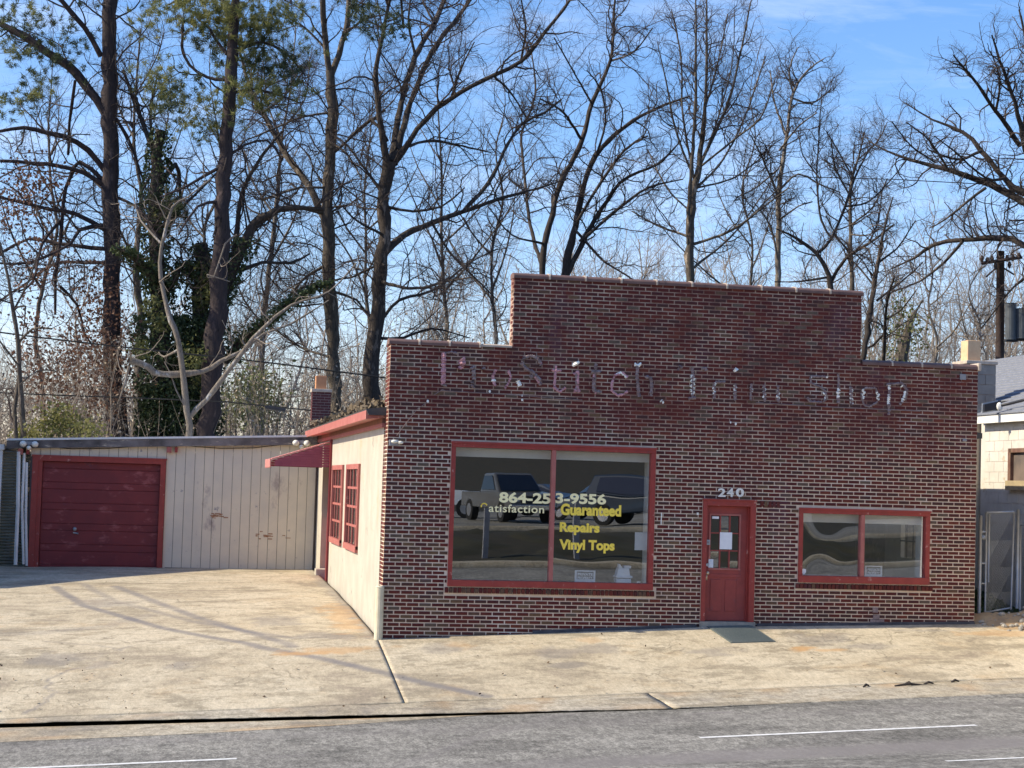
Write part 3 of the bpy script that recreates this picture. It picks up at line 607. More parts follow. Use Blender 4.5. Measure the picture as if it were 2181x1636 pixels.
Z2_ = lambda x, y, s=3.895: (1400+x/s, 750+y/s)
def S1(*p): return [Z1_(*q) for q in p]
def S2(*p): return [Z2_(*q) for q in p]
glue('ghost_letter', [S1((185,90),(188,200),(187,300),(180,370))], .022, M_PINK); glue('ghost_letter', [S1((190,95),(250,85),(310,95)), S1((165,375),(215,385))], .010, M_GHOST)
glue('ghost_letter', [S1((345,150),(352,190),(345,215),(325,235))], .034, M_PINK)
glue('ghost_letter', [S1((430,235),(470,220)), S1((452,240),(458,330),(440,380),(455,405)), S1((530,240),(560,225))], .016, M_GHOST); glue('ghost_letter', [S1((455,270),(457,330))], .010, M_PINK)
glue('ghost_letter', [S1((655,240),(630,290),(632,350),(650,390)), S1((765,250),(790,310),(760,370),(735,410))], .013, M_PINK)
glue('ghost_letter', [S1((850,340),(870,385)), S1((630,330),(632,345))], .020, M_GLUE)
glue('ghost_letter', [S1((1060,200),(1035,150),(980,118),(915,128),(885,180),(920,230),(985,265),(1040,330),(1055,385)), S1((985,290),(960,320))], .016, M_GHOST); glue('ghost_letter', [S1((1020,135),(1060,190)), S1((1000,300),(1045,360))], .012, M_PINK); glue('ghost_letter', [S1((920,122),(1000,120))], .009, M_GLUE)
glue('ghost_letter', [S1((1195,205),(1185,300),(1180,350),(1175,400),(1225,440),(1280,400)), S1((1155,245),(1240,250))], .013, M_PINK)
glue('ghost_letter', [S1((1365,175),(1378,200))], .036, M_GLUE); glue('ghost_letter', [S1((1350,280),(1390,265),(1385,330),(1380,400),(1355,445)), S1((1380,400),(1400,445))], .015, M_PINK); glue('ghost_letter', [S1((1375,270),(1378,440))], .012, M_GHOST)
glue('ghost_letter', [S1((1550,190),(1540,280),(1530,360),(1525,430),(1590,450)), S1((1510,260),(1585,265))], .016, M_GHOST); glue('ghost_letter', [S1((1535,280),(1525,340)), S1((1520,420),(1550,455))], .010, M_PINK)
glue('ghost_letter', [S1((1835,310),(1790,270),(1720,290),(1690,360),(1690,430),(1740,470),(1800,460),(1830,435))], .012, M_PINK); glue('ghost_letter', [S1((1820,310),(1770,268),(1725,285))], .010, M_GLUE)
glue('ghost_letter', [S1((1890,195),(1925,205),(1950,190))], .016, M_GLUE); glue('ghost_letter', [S1((1920,210),(1915,300),(1920,380),(1930,440),(1935,480)), S1((1990,300),(2040,320),(2045,400),(2040,480))], .016, M_GHOST)
glue('ghost_letter', [S1((1925,220),(1922,250))], .014, M_PINK)
glue('ghost_letter', [S2((175,155),(185,120),(205,135)), S2((370,140),(405,135),(405,160)), S2((290,130),(295,190),(290,380)), S2((260,385),(320,380))], .014, M_GHOST); glue('ghost_letter', [S2((292,195),(292,350))], .010, M_GLUE, .030)
glue('ghost_letter', [S2((470,260),(475,330),(470,390)), S2((480,250),(560,250))], .013, M_GHOST); glue('ghost_letter', [S2((490,255),(462,300),(478,330),(462,352))], .010, M_GLUE)
glue('ghost_letter', [S2((640,145),(655,155))], .034, M_GLUE); glue('ghost_letter', [S2((645,260),(645,400))], .014, M_GHOST); glue('ghost_letter', [S2((645,265),(645,350))], .010, M_GLUE, .018)
glue('ghost_letter', [S2((780,260),(775,400)), S2((885,270),(890,410)), S2((1000,280),(1005,415))], .013, M_GHOST)
glue('ghost_letter', [S2((780,285),(782,335))], .010, M_GLUE, .018); glue('ghost_letter', [S2((887,280),(887,375))], .010, M_GLUE, .022); glue('ghost_letter', [S2((1005,315),(1000,390))], .010, M_GLUE, .020)
glue('ghost_letter', [S2((1400,205),(1270,205),(1275,260),(1350,290),(1395,330),(1400,390),(1380,415)), S2((1240,375),(1260,410),(1370,420))], .011, M_GHOST); glue('ghost_letter', [S2((1375,335),(1400,360),(1385,410))], .008, M_GLUE, .008); glue('ghost_letter', [S2((1275,200),(1276,215)), S2((1405,205),(1407,215))], .012, M_GLUE)
glue('ghost_letter', [S2((1500,180),(1505,280),(1500,430)), S2((1605,290),(1610,440))], .015, M_GHOST); glue('ghost_letter', [S2((1502,300),(1500,380))], .017, M_GLUE); glue('ghost_letter', [S2((1608,295),(1612,430))], .010, M_GLUE, .022)
glue('ghost_letter', [S2((1720,300),(1690,360),(1715,440),(1760,455),(1820,420),(1840,370),(1810,300),(1720,300))], .010, M_GHOST); glue('ghost_letter', [S2((1715,310),(1700,390))], .011, M_GLUE, .02); glue('ghost_letter', [S2((1825,330),(1832,395))], .010, M_GLUE, .018)
glue('ghost_letter', [S2((1925,270),(1920,520)), S2((1900,270),(2030,260),(2070,320),(2060,380),(2010,440))], .013, M_GHOST); glue('ghost_letter', [S2((1925,275),(1925,310)), S2((1920,350),(1918,430)), S2((2055,325),(2050,370),(2030,410))], .015, M_GLUE); glue('ghost_letter', [S2((2025,280),(2030,286))], .022, M_GLUE); glue('ghost_letter', [S2((30,400),(32,408))], .020, M_GLUE)
b = MB(); b.tube([at(940, 832, -.01), at(1040, 838, -.01), at(1180, 848, -.01), at(1240, 852, -.01)], .006, 5); b.build('old_cable', M_GHOST, shop); b = MB(); b.tube([at(1610, 858, -.01), at(1700, 863, -.01), at(1780, 868, -.01), at(1880, 872, -.01), at(1960, 876, -.01)], .008, 5); b.build('old_cable', M_GHOST, shop)
# small mortar blobs
for x, y, r_ in ((911,855,.022),(1043,834,.020),(1112,852,.018),(1112,843,.014),(1412,857,.02),(1556,900,.015),(1567,903,.02)):
    p = at(x, y, 0); b = MB(); b.ball((p[0], -.004, p[2]), r_, 8, 5, sc=(1, .5, 1.3)); b.build('mortar_blob', M_GLUE, shop)
# wall lamp with its cable, bottom left of the lettering
b = MB(); x0, z0 = FZ(828, 949); x1, z1 = FZ(849, 937); b.box(x0, x1, -.03, .0, z0, z1); lampo = b.build('security_lamp', M_GREY, shop, bevel=.008)
p = at(843, 942, 0); b = MB(); b.ball((p[0]-.03, -.07, p[2]+.01), .045, 10, 7, sc=(1.3, 1, .7)); b.ball((p[0]+.07, -.07, p[2]-.005), .04, 10, 7, sc=(1.3, 1, .7)); b.build('bulb', M_LAMP, lampo, smooth=True)
b = MB(); b.tube([at(845, 928, -.012), at(862, 905, -.012), at(885, 876, -.012)], .006, 5); b.tube([at(888, 872, -.012), at(910, 857, -.012)], .006, 5); b.tube([at(925, 841, -.012), at(942, 830, -.012), at(948, 832, -.012)], .007, 5); b.build('cable', M_GHOST, shop)
pxbox('vent_cover', 2044, 797, 2057, 809, -.004, M_GREY, shop, t=.02, bevel=.004)
p = at(2054, 938, 0); b = MB(); b.ball((p[0], -.02, p[2]), .035, 8, 6, sc=(1.3,.6,.8)); b.build('bracket', M_GREY, shop)
b = MB(); b.tube([at(1409, 1092, -.01), at(1408, 1118, -.01)], .009, 6); b.tube([at(1486, 1092, -.01), at(1486, 1097, -.01)], .02, 6); b.build('mortar_streak', M_GLUE, shop)
for x, y, ww in ((1864,1300,.05),(1866,1315,.06),(1868,1325,.13)):
    p = at(x, y, 0); b = MB(); b.box(p[0]-ww, p[0]+ww, -.010, -.001, p[2]-.04, p[2]+.05); b.build('paint_smear', M_GHOST, shop)
# --- left side wall (stucco), windows, door under awning
SZ = 3.57
side_holes = [(4.35, 6.95, 1.37, 2.97), (7.80, 10.40, 1.37, 2.97), (11.25, 13.1, .15, 2.95)]
gridwall([.585, 4.35, 6.95, 7.80, 10.40, 11.25, 13.1, 15.6], [-.3, .15, 1.37, 2.95, 2.97, SZ], lambda y, z: not any(a < y < c and d < z < e for a, c, d, e in side_holes), .0, .22, 'side_wall', M_CREAMW, shop, flip=True)
for k, (y0, y1, z0, z1) in enumerate(side_holes[:2]):
    f = MB(); f.box(-.045, .05, y0, y0+.13, z0-.06, z1); f.box(-.045, .05, y1-.13, y1, z0-.06, z1); f.box(-.04, .05, y0+.13, y1-.13, z1-.1, z1); f.box(-.06, .05, y0, y1, z0-.12, z0)
    fr = f.build('window', M_RED2, shop, label=('multi-pane side window nearest the street corner', 'multi-pane side window nearest the awning')[k])
    for i in range(1, 4): y = y0+(y1-y0)*i/4; box('glazing_bar', -.012, .02, y-.03, y+.03, z0, z1-.1, M_RED2, fr)
    for j in range(1, 4): z = z0+(z1-z0-.1)*j/4; box('glazing_bar', -.010, .018, y0+.13, y1-.13, z-.022, z+.025, M_RED2, fr)
    b = MB(); b.quad((.005, y0+.13, z0), (.005, y1-.13, z0), (.005, y1-.13, z1-.1), (.005, y0+.13, z1-.1)); b.build('pane', G_SMALL, fr)
box('pane_reflection_panel', .03, .04, 4.7, 5.4, 2.0, 2.35, M_PAPER, shop); box('pane_reflection_panel', .03, .04, 4.6, 5.0, 2.55, 2.85, M_PAPER, shop)  # white panels added behind the nearer side window's panes to paint their reflections
box('corner_trim', -.05, .0, 10.95, 11.2, .1, SZ, mat('dark_red_trim', (.20,.03,.035), None, 4, .6), shop)
sdoor = box('side_door', .14, .19, 11.25, 13.1, .15, 2.95, M_DOOR, shop, label='dark red side door under the awning'); box('door_band', .125, .14, 11.3, 13.05, 1.75, 1.95, M_DARK, sdoor); box('door_panel', .128, .14, 11.6, 12.8, .55, 1.5, M_RED2, sdoor)
box('door_jamb', -.03, .22, 13.02, 13.12, .25, 2.95, M_CREAMW, shop); box('step_block', -.16, .10, 12.6, 12.95, .2, .52, M_CREAMW, shop, bevel=.02)
# eaves
box('wall_plate', -.06, .12, .40, 15.0, SZ, SZ+.07, M_RED2, shop); box('soffit', -.05, .1, .45, 15.0, SZ+.07, SZ+.17, M_CLAY if False else mat('brown_soffit', (.26,.12,.07), (.2,.09,.06), 3, .8), shop)
b = MB(); b.hexa([(-.34, .40, SZ+.13), (.06, .40, SZ+.17), (.06, 15.3, SZ+.17), (-.34, 15.3, SZ+.13), (-.34, .40, SZ+.30), (.06, .40, SZ+.34), (.06, 15.3, SZ+.34), (-.34, 15.3, SZ+.30)]); b.build('fascia', M_RED2, shop)
b = MB(); b.prism([(-.35, SZ+.302), (5.3, 4.55), (W+.25, SZ+.28), (W+.25, SZ+.18), (-.3, SZ+.2)], .31, 15.6, 'y')
b.build('roof', M_ROOF, shop)
gridwall([.31, 1.70, 2.60, 15.6], [-.3, 1.48, 2.46, 3.7], lambda y, z: not (1.70 < y < 2.60 and 1.48 < z < 2.46), W-.22, W, 'side_wall', M_BLOCK, shop, flip=True); box('rear_wall', 0.22, W-.22, 15.4, 15.6, -.2, 3.7, M_BLOCK, shop)
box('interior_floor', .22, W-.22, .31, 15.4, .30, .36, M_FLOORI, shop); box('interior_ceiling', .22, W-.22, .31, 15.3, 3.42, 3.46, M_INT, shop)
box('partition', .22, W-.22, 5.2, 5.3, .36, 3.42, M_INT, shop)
prt = gridwall([.75, 1.70, 2.60, 3.4], [.36, 1.48, 2.46, 3.42], lambda y, z: not (1.70 < y < 2.60 and 1.48 < z < 2.46), 10.36, 10.44, 'inner_side_wall', M_INTW, shop, flip=True, label='white painted inner side wall with a small sash window, seen through the small display window')
b = MB()
for y in (2.0, 2.3): b.box(10.345, 10.36, y-.012, y+.012, 1.48, 2.46)
for z in (1.80, 2.13): b.box(10.345, 10.36, 1.70, 2.60, z-.012, z+.012)
b.build('sash_bars', M_DARK, prt)
# leaf litter lying along the eave
def cards(name, C_, size, m, parent=None, flat=False, quad=True, **kw):
    C_ = np.asarray(C_, float); n = len(C_); u = rng.normal(size=(n, 3)); 
    if flat: u[:, 2] *= .25
    u /= np.linalg.norm(u, axis=1)[:, None]; v = rng.normal(size=(n, 3)); 
    if flat: v[:, 2] *= .25
    v -= u*(u*v).sum(1)[:, None]; v /= np.linalg.norm(v, axis=1)[:, None]
    s = (np.asarray(size)*np.ones(n)*rng.uniform(.6, 1.3, n))[:, None]
    V = np.stack([C_-u*s*.5, C_-v*s*.32, C_+u*s*.5, C_+v*s*.32], 1).reshape(-1, 3); Q = np.arange(4*n).reshape(n, 4)
    return link(name, npmesh(name, V, Q, m), parent, **kw)
n = 5000; yy = rng.uniform(.6, 14.5, n); xx = rng.uniform(-.33, 1.6, n); hh = rng.random(n)*(.10+.10*vnoise(yy, yy*0, 1.3, 51))
cards('leaf_litter', np.stack([xx, yy, SZ+.31+np.clip(xx+.35,0,3)*.12+hh], 1), .12, L_LITTER, kind='stuff', label='brown leaf litter heaped along the red eave of the brick shop', category='leaves')
# awning over the side door
aw = thing('awning', 'slatted dark red metal awning over the side door of the brick shop', 'awning', (-.02, 12.2, 2.9))
YA0, YA1 = 11.1, 13.4
M_AWN = mat('awning_maroon', (.30,.075,.105), (.25,.06,.09), 4, .5); M_AWNP = mat('awning_sunlit_pink', (.62,.27,.24), (.55,.22,.2), 4, .55)  # the pinker copy puts the sunlit look into roof slats and valance
ns_ = 9
for i in range(ns_):
    t0 = i/ns_; t1 = (i+.9)/ns_; xa, xb = -.03-1.35*t0, -.03-1.35*t1; za, zb = 3.52-.44*t0, 3.52-.44*t1
    b = MB(); b.hexa([(xb, YA0, zb-.02), (xa, YA0, za-.02), (xa, YA1, za-.02), (xb, YA1, zb-.02), (xb, YA0, zb+.012), (xa, YA0, za+.012), (xa, YA1, za+.012), (xb, YA1, zb+.012)]); b.build('roof_slat', M_AWNP, aw)
for Ye in (YA0, YA1):
    for i in range(10):
        z0 = 2.93+i*.058; z1 = z0+.05; xr = -1.30*min(1, max(0, (3.50-z1)/.44)); xr2 = -1.30*min(1, max(0, (3.50-z0)/.44))
        if z1 > 3.5: continue
        b = MB(); b.hexa([(xr2, Ye-.012, z0), (-.03, Ye-.012, z0), (-.03, Ye+.012, z0), (xr2, Ye+.012, z0), (xr, Ye-.004, z1), (-.03, Ye-.004, z1), (-.03, Ye+.02, z1), (xr, Ye+.02, z1)]); b.build('end_slat', M_AWN, aw)
for i in range(12):
    y0 = YA0+i*(YA1-YA0)/12; b = MB(); b.prism([(y0+.005, 3.09), (y0+.005, 2.92), (y0+.05, 2.885), (y0+.14, 2.885), (y0+.185, 2.92), (y0+.185, 3.09)], -1.41, -1.385); b.build('valance_flap', M_AWNP, aw)
# corner guard pipe at the left front corner
b = MB(); b.tube([(-.045, -.02, -.08), (-.045, -.02, .86)], [.075, .072], 14); b.tube([(-.045, -.02, .86), (-.045, -.02, .885)], [.08, .06], 14)
tag(b.build('corner_post', mat('cream_post_paint', (.66,.60,.44), (.52,.47,.34), 5, .7, spots=((.35,.27,.17), 6, .62, .08)), None, smooth=False), 'short cream painted post guarding the left front corner of the brick shop', 'post')
# door mat
b = MB(); c4 = [(5.68, -.02), (6.50, -.03), (6.56, -1.14), (5.77, -1.17)]
ptsz = [float(ground(x, y)) for x, y in c4]
b.hexa([(x, y, z+.006) for (x, y), z in zip(c4, ptsz)][::-1]+[(x, y, z+.022) for (x, y), z in zip(c4, ptsz)][::-1])
mt = b.build('door_mat', M_MAT, None); tag(mt, 'flat dark grey ribbed door mat lying in front of the red door', 'door mat')
b = MB()
for i in range(26):
    t = (i+.5)/26; p0 = np.array([*c4[0], ptsz[0]])*(1-t)+np.array([*c4[3], ptsz[3]])*t; p1 = np.array([*c4[1], ptsz[1]])*(1-t)+np.array([*c4[2], ptsz[2]])*t
    b.tube([p0+[.03,0,.022], p1+[-.03,0,.022]], .008, 4)
b.build('rib', M_MAT, mt, kind='stuff')
# things standing inside the display windows
def yard_sign(x0, y0, x1, y1, label, lines):
    Y = .14; a = at(x0, (y0+y1)/2, Y); c = at(x1, (y0+y1)/2, Y); u = at((x0+x1)/2, y0, Y); v = at((x0+x1)/2, y1, Y); X0, X1, Z0, Z1 = a[0], c[0], v[2], u[2]
    s = thing('warning_sign', label, 'sign', ((X0+X1)/2, Y, Z0)); box('board', X0, X1, Y, Y+.008, Z0, Z1, M_PAPER, s, bevel=.003)
    box('printed_panel', X0+.035, X1-.035, Y-.003, Y, Z0+(Z1-Z0)*.42, Z1-.02, M_SIGNG, s)
    for i, t in enumerate(lines): fit_text('lettering', t, M_PAPER, X0+.05, X1-.05, Z1-.03-(i+1)*(Z1-Z0)*.24, Z1-.045-i*(Z1-Z0)*.24, Y-.004, s, bold=.03)
    return s
yard_sign(1224, 1215, 1268, 1247, 'white and grey private property sign standing in the large display window', ['PRIVATE', 'PROPERTY'])
yard_sign(1842, 1205, 1879, 1236, 'white and grey private property sign standing in the small display window', ['PRIVATE', 'PROPERTY'])
tag(pxbox('paper_notice', 1352, 1134, 1378, 1172, .14, M_PAPER), 'white sheet of paper hanging at the right edge of the large display window', 'notice')
sx0, sz0 = FZ(1311, 1247, .2); sx1, sz1 = FZ(1347, 1200, .2); st = thing('plastic_bin_stack', 'stack of white plastic containers at the right of the large display window', 'containers', ((sx0+sx1)/2, .25, sz0))
w_ = sx1-sx0; b = MB(); b.box(sx0+.01, sx1-.02, .18, .40, sz0, sz0+.12); b.build('lower_tub', M_PAPER, st, bevel=.01); box('rim', sx0, sx1, .17, .41, sz0+.13, sz0+.17, M_PAPER, st, bevel=.008)
b = MB(); b.hexa([(sx0+.02, .18, sz0+.17), (sx1-.04, .18, sz0+.17), (sx1-.04, .38, sz0+.17), (sx0+.02, .38, sz0+.17), (sx0+.045, .19, sz0+.30), (sx1-.06, .19, sz0+.30), (sx1-.06, .37, sz0+.30), (sx0+.045, .37, sz0+.30)]); b.build('upper_tub', M_PAPER, st)
b = MB(); b.hexa([(sx0+.04, .19, sz0+.30), (sx0+.12, .19, sz0+.30), (sx0+.12, .3, sz0+.30), (sx0+.04, .3, sz0+.30), (sx0+.05, .19, sz0+.375), (sx0+.07, .19, sz0+.37), (sx0+.07, .3, sz0+.37), (sx0+.05, .3, sz0+.375)]); b.box(sx0+.15, sx1-.02, .2, .35, sz0+.30, sz0+.345); b.build('folded_lid', M_PAPER, st)
p = at(1360, 1243, .2); b = MB(); b.tube([(p[0], .2, sz0), (p[0], .2, sz0+.08)], [.028, .035], 12); tag(b.build('plastic_cup', M_LAMP, None), 'small clear cup beside the white container stack in the display window', 'cup')
p = at(1712, 1218, .04); b = MB(); b.prism([(p[0]-.04, p[2]+.045), (p[0], p[2]+.055), (p[0]+.04, p[2]+.045), (p[0]+.038, p[2]-.01), (p[0], p[2]-.055), (p[0]-.038, p[2]-.01)], .036, .042, 'z')
me_b = MB(); pr = [(p[0]-.04, p[2]+.045), (p[0], p[2]+.055), (p[0]+.04, p[2]+.045), (p[0]+.038, p[2]-.01), (p[0], p[2]-.055), (p[0]-.038, p[2]-.01)]
me_b.hexa([(pr[5][0],.036,pr[5][1]),(pr[3][0],.036,pr[3][1]),(pr[3][0],.041,pr[3][1]),(pr[5][0],.041,pr[5][1]),(pr[0][0],.036,pr[0][1]),(pr[2][0],.036,pr[2][1]),(pr[2][0],.041,pr[2][1]),(pr[0][0],.041,pr[0][1])])
me_b.quad((pr[5][0],.036,pr[5][1]),(pr[4][0],.036,pr[4][1]),(pr[3][0],.036,pr[3][1])); me_b.quad((pr[0][0],.036,pr[0][1]),(pr[2][0],.036,pr[2][1]),(pr[1][0],.036,pr[1][1]))
tag(me_b.build('shield_sticker', M_PAPER, None), 'white shield-shaped sticker low in the left pane of the small display window', 'sticker')
# ------------------------------------------------------------------ garage wing
gar = thing('garage', 'low beige plank-sided garage wing with a dark red sectional door', 'garage', (-3.6, 17, .3))
GY = 15.0
def gtop(x): return 3.20+(x+7.4)*.046
x = -7.03; i = 0
while x < -.06:
    w_ = .2335; x1 = min(x+w_, -.05); b = MB(); zb = .20 if not (-6.95 < (x+x1)/2 < -3.80) else 3.0
    b.hexa([(x, GY, zb), (x1-.010, GY, zb), (x1-.010, GY+.03, zb), (x, GY+.03, zb), (x, GY, gtop(x)), (x1-.010, GY, gtop(x1)), (x1-.010, GY+.03, gtop(x1)), (x, GY+.03, gtop(x))])
    b.build('plank', M_PLANK, gar); x = x1; i += 1
gridwall([-7.03, -6.9, -3.82, -.02], [.1, 2.98, 3.16], lambda x, z: not (-6.9 < x < -3.82 and z < 2.98), GY+.02, GY+.12, 'wall', M_PLANKD, gar)
b = MB(); b.box(-6.98, -6.84, GY-.06, GY+.10, .15, 3.03); b.box(-3.90, -3.77, GY-.06, GY+.10, .15, 3.03); b.box(-6.84, -3.90, GY-.06, GY+.10, 2.90, 3.03); b.box(-6.84, -6.74, GY-.02, GY+.10, .15, 2.90); b.box(-7.0, -3.75, GY-.075, GY, 3.0, 3.045)
b.build('door_casing', M_RED, gar)
gd = box('garage_door', -6.75, -3.89, GY+.11, GY+.15, .15, 2.92, M_GDOOR, gar, label='dark red sectional overhead door')
z = .2
while z < 2.9:
    for h in (.17, .335):
        z1 = min(z+h, 2.905)
        if z1-z > .05: box('door_section', -6.73, -3.905, GY+.085, GY+.11, z+.006, z1-.006, M_GDOOR, gd, bevel=.006)
        z += h
p = at(159, 1127, GY); b = MB(); b.ball((p[0], GY+.06, p[2]), .05, 10, 7); b.tube([(p[0]-.04, GY+.06, p[2]-.09), (p[0]+.09, GY+.05, p[2]-.11)], .022, 6); b.build('lock_handle', M_METAL, gd, smooth=True)
box('sill_board', -3.7, -.05, GY-.02, GY, .2, .36, M_PLANKD, gar)
b = MB(); b.hexa([(-7.6, GY-.16, gtop(-7.6)-.02), (-.05, GY-.16, gtop(-.05)-.02), (-.05, GY+.02, gtop(-.05)-.02), (-7.6, GY+.02, gtop(-7.6)-.02), (-7.6, GY-.20, gtop(-7.6)+.17), (-.05, GY-.20, gtop(-.05)+.17), (-.05, GY+.02, gtop(-.05)+.17), (-7.6, GY+.02, gtop(-7.6)+.17)]); b.build('fascia', M_GUTTER, gar)
b = MB(); b.hexa([(-7.6, GY-.23, gtop(-7.6)+.173), (-.08, GY-.23, gtop(-.08)+.173), (-.08, GY+5, gtop(-.08)+.25), (-7.6, GY+5, gtop(-7.6)+.25), (-7.6, GY-.23, gtop(-7.6)+.222), (-.08, GY-.23, gtop(-.08)+.222), (-.08, GY+5, gtop(-.08)+.30), (-7.6, GY+5, gtop(-7.6)+.30)]); b.build('roof', M_EDGE, gar)
box('side_wall', -7.05, -6.95, GY+.13, GY+5, 0, 3.1, M_PLANKD, gar); box('rear_wall', -7.0, -.05, GY+4.9, GY+5, 0, 3.1, M_PLANKD, gar); box('floor', -7, -.05, GY+.16, GY+4.9, .2, .3, M_FLOORI, gar)
for x0 in (-7.33, -3.77): 
    z_ = gtop(x0); box('rafter_end', x0, x0+.12, GY-.13, GY-.0, z_-.17, z_-.03, M_RED2, gar); box('rafter_end', x0+.20, x0+.27, GY-.13, GY-.0, z_-.16, z_-.03, M_RED, gar)
for px, py in ((62, 946), (642, 944)):
    p = at(px, py, GY-.3); f = MB(); f.box(p[0]-.09, p[0]+.09, GY-.26, GY-.17, p[2]-.02, p[2]+.07); fl = f.build('floodlight', M_GREY, gar)
    for dx, dz, r_ in ((-.14, 0, .085), (.14, 0, .085), (0, -.09, .06)):
        b = MB(); b.ball((p[0]+dx, GY-.33, p[2]+dz), r_, 12, 8, sc=(1, 1.1, .9)); b.build('bulb', M_LAMP, fl, smooth=True)
b = MB(); pts = [at(x, y, GY-.05) for x, y in ((75,948),(150,956),(230,955),(330,948),(400,950),(470,955),(540,954),(610,946))]; b.tube(pts, .010, 5); b.build('cable', M_WIRE, gar)
for x0, z0, w_, h_, m in ((545,1140,75,14,M_RUST),(452,1098,30,9,M_RUST)):
    for k in range(14):
        px = x0+random.uniform(0, w_); py = z0+random.gauss(0, h_*.35); p = at(px, py, GY); a = random.uniform(.02,.07); box('rust_spot', p[0]-a, p[0]+a, GY-.004-.0004*k, GY, p[2]-.012, p[2]+.012*random.random()+.005, m, gar)
# things between the garage and the blue building
b = MB()
for k in range(3):
    P = [at(x, y, GY-.1+.03*k) for x, y in (((40,962),(38,1080),(33,1203)), ((52,965),(47,1080),(50,1202)), ((57,985),(55,1100),(57,1205)))[k]]; b.tube(P, .05 if k == 0 else .035, 6)
tag(b.build('downpipes', M_EDGE, None), 'peeling white downpipes running down the left end of the garage', 'downpipe')
b = MB(); z = .2
while z < 3.1: b.prism([(GY+.22, z), (GY+.16, z+.035), (GY+.22, z+.07)], -7.75, -7.06); z += .075
tag(b.build('corrugated_panel', mat('old_corrugated', (.35,.33,.26), (.2,.19,.15), 2, .6), None), 'dark corrugated panel in the gap left of the garage', 'panel')
blue = thing('blue_metal_building', 'pale blue corrugated metal building cut off by the left edge', 'building', (-9, 16, .2))
z = .25
while z < 3.12:
    b = MB(); b.prism([(GY+.10, z), (GY+.055, z+.045), (GY+.10, z+.09)], -11.5, -7.86); b.build('rib', M_BLUE, blue); z += .095
box('wall', -11.5, -7.86, GY+.10, 20, .0, 3.15, M_BLUE, blue); box('corner_trim', -7.86, -7.70, GY-.02, GY+.2, .15, 3.2, M_EDGE, blue); box('roof_trim', -11.6, -7.66, GY-.06, GY+.15, 3.14, 3.27, M_EDGE, blue); box('roof', -11.6, -7.66, GY+.15, 20, 3.16, 3.25, M_EDGE, blue)
# unseen gabled house added on the left, shaped to cast the yard's shadow
hs_ = thing('shadow_gable_house', 'unseen grey gabled house added left of the yard to cast its shadow', 'house', (-13, 14, 0))
b = MB(); b.prism([(9.3, -.3), (21, -.3), (21, 2.0), (15.2, 5.75), (9.3, 2.05)], -16, -9.7); b.build('wall', M_BLOCK, hs_)
b = MB(); b.prism([(9.0, 1.95), (15.2, 5.85), (21.3, 1.9), (21.3, 2.02), (15.2, 5.98), (9.0, 2.08)], -16.2, -9.55); b.build('roof', M_SHINGLE, hs_)
# ------------------------------------------------------------------ chimneys
ch = thing('brick_chimney', 'narrow brick chimney with clay flue rising behind the awning', 'chimney', (.1, 16.2, 3.4))
box('shaft', -.125, .325, 16.0, 16.4, 3.4, 4.90, M_MORTAR2, ch); box('flashing', -.15, .35, 15.97, 16.43, 3.4, 4.07, M_GREY, ch)
c = 0; z = 4.08
while z < 4.86:
    off = (c % 2)*.11; x = -.14-off
    while x < .33:
        a, e = max(x, -.14), min(x+.205, .34)
        if e-a > .03: box('brick', a, e, 15.985, 16.02, z, z+.058, M_CHIMB, ch)
        x += .215
    for y in (16.0, 16.2): box('brick', -.145, -.11, y, y+.19, z, z+.058, M_CHIMB, ch)
    z += .07; c += 1
box('cap', -.17, .36, 15.96, 16.44, 4.90, 4.985, M_JOINT, ch, bevel=.01); b = MB(); b.box(-.06, .22, 16.07, 16.33, 4.985, 5.33); b.build('flue', M_CLAY, ch, bevel=.012); box('flue_mouth', -.03, .19, 16.1, 16.3, 5.325, 5.335, M_DARK, ch)
CY = 3.55; cx0 = at(2060, 800, CY)[0]; cx1 = at(2121, 800, CY)[0]; cz = at(2090, 769, CY)[2]
cb = thing('block_chimney', 'grey concrete block chimney with buff clay flue behind the right end of the parapet', 'chimney', (cx0, CY, .3))
z = .3; c = 0; box('shaft', cx0+.012, cx1-.012, CY+.012, CY+.60, .2, cz-.05, M_MORTAR, cb)
while z < cz-.10:
    h = .193
    if c % 2: sp = [(cx0, cx0+.39), (cx0+.40, cx1)]
    else: sp = [(cx0, cx0+.19), (cx0+.20, cx1)]
    for a, e in sp: box('block', a, e, CY, CY+.20, z, z+h, M_BLOCK, cb)
    for a, e in ((CY+.21, CY+.62),): box('block', cx0, cx0+.19, a, e, z, z+h, M_BLOCK, cb)
    z += .203; c += 1
box('cap', cx0-.03, cx1+.03, CY-.03, CY+.66, z, z+.07, M_JOINT, cb, bevel=.01); fx0 = at(2062, 745, CY+.1)[0]; fx1 = at(2090, 745, CY+.1)[0]
b = MB(); b.box(fx0, fx1, CY+.12, CY+.45, z+.07, z+.07+.42); b.build('flue', M_CLAYL, cb, bevel=.012)
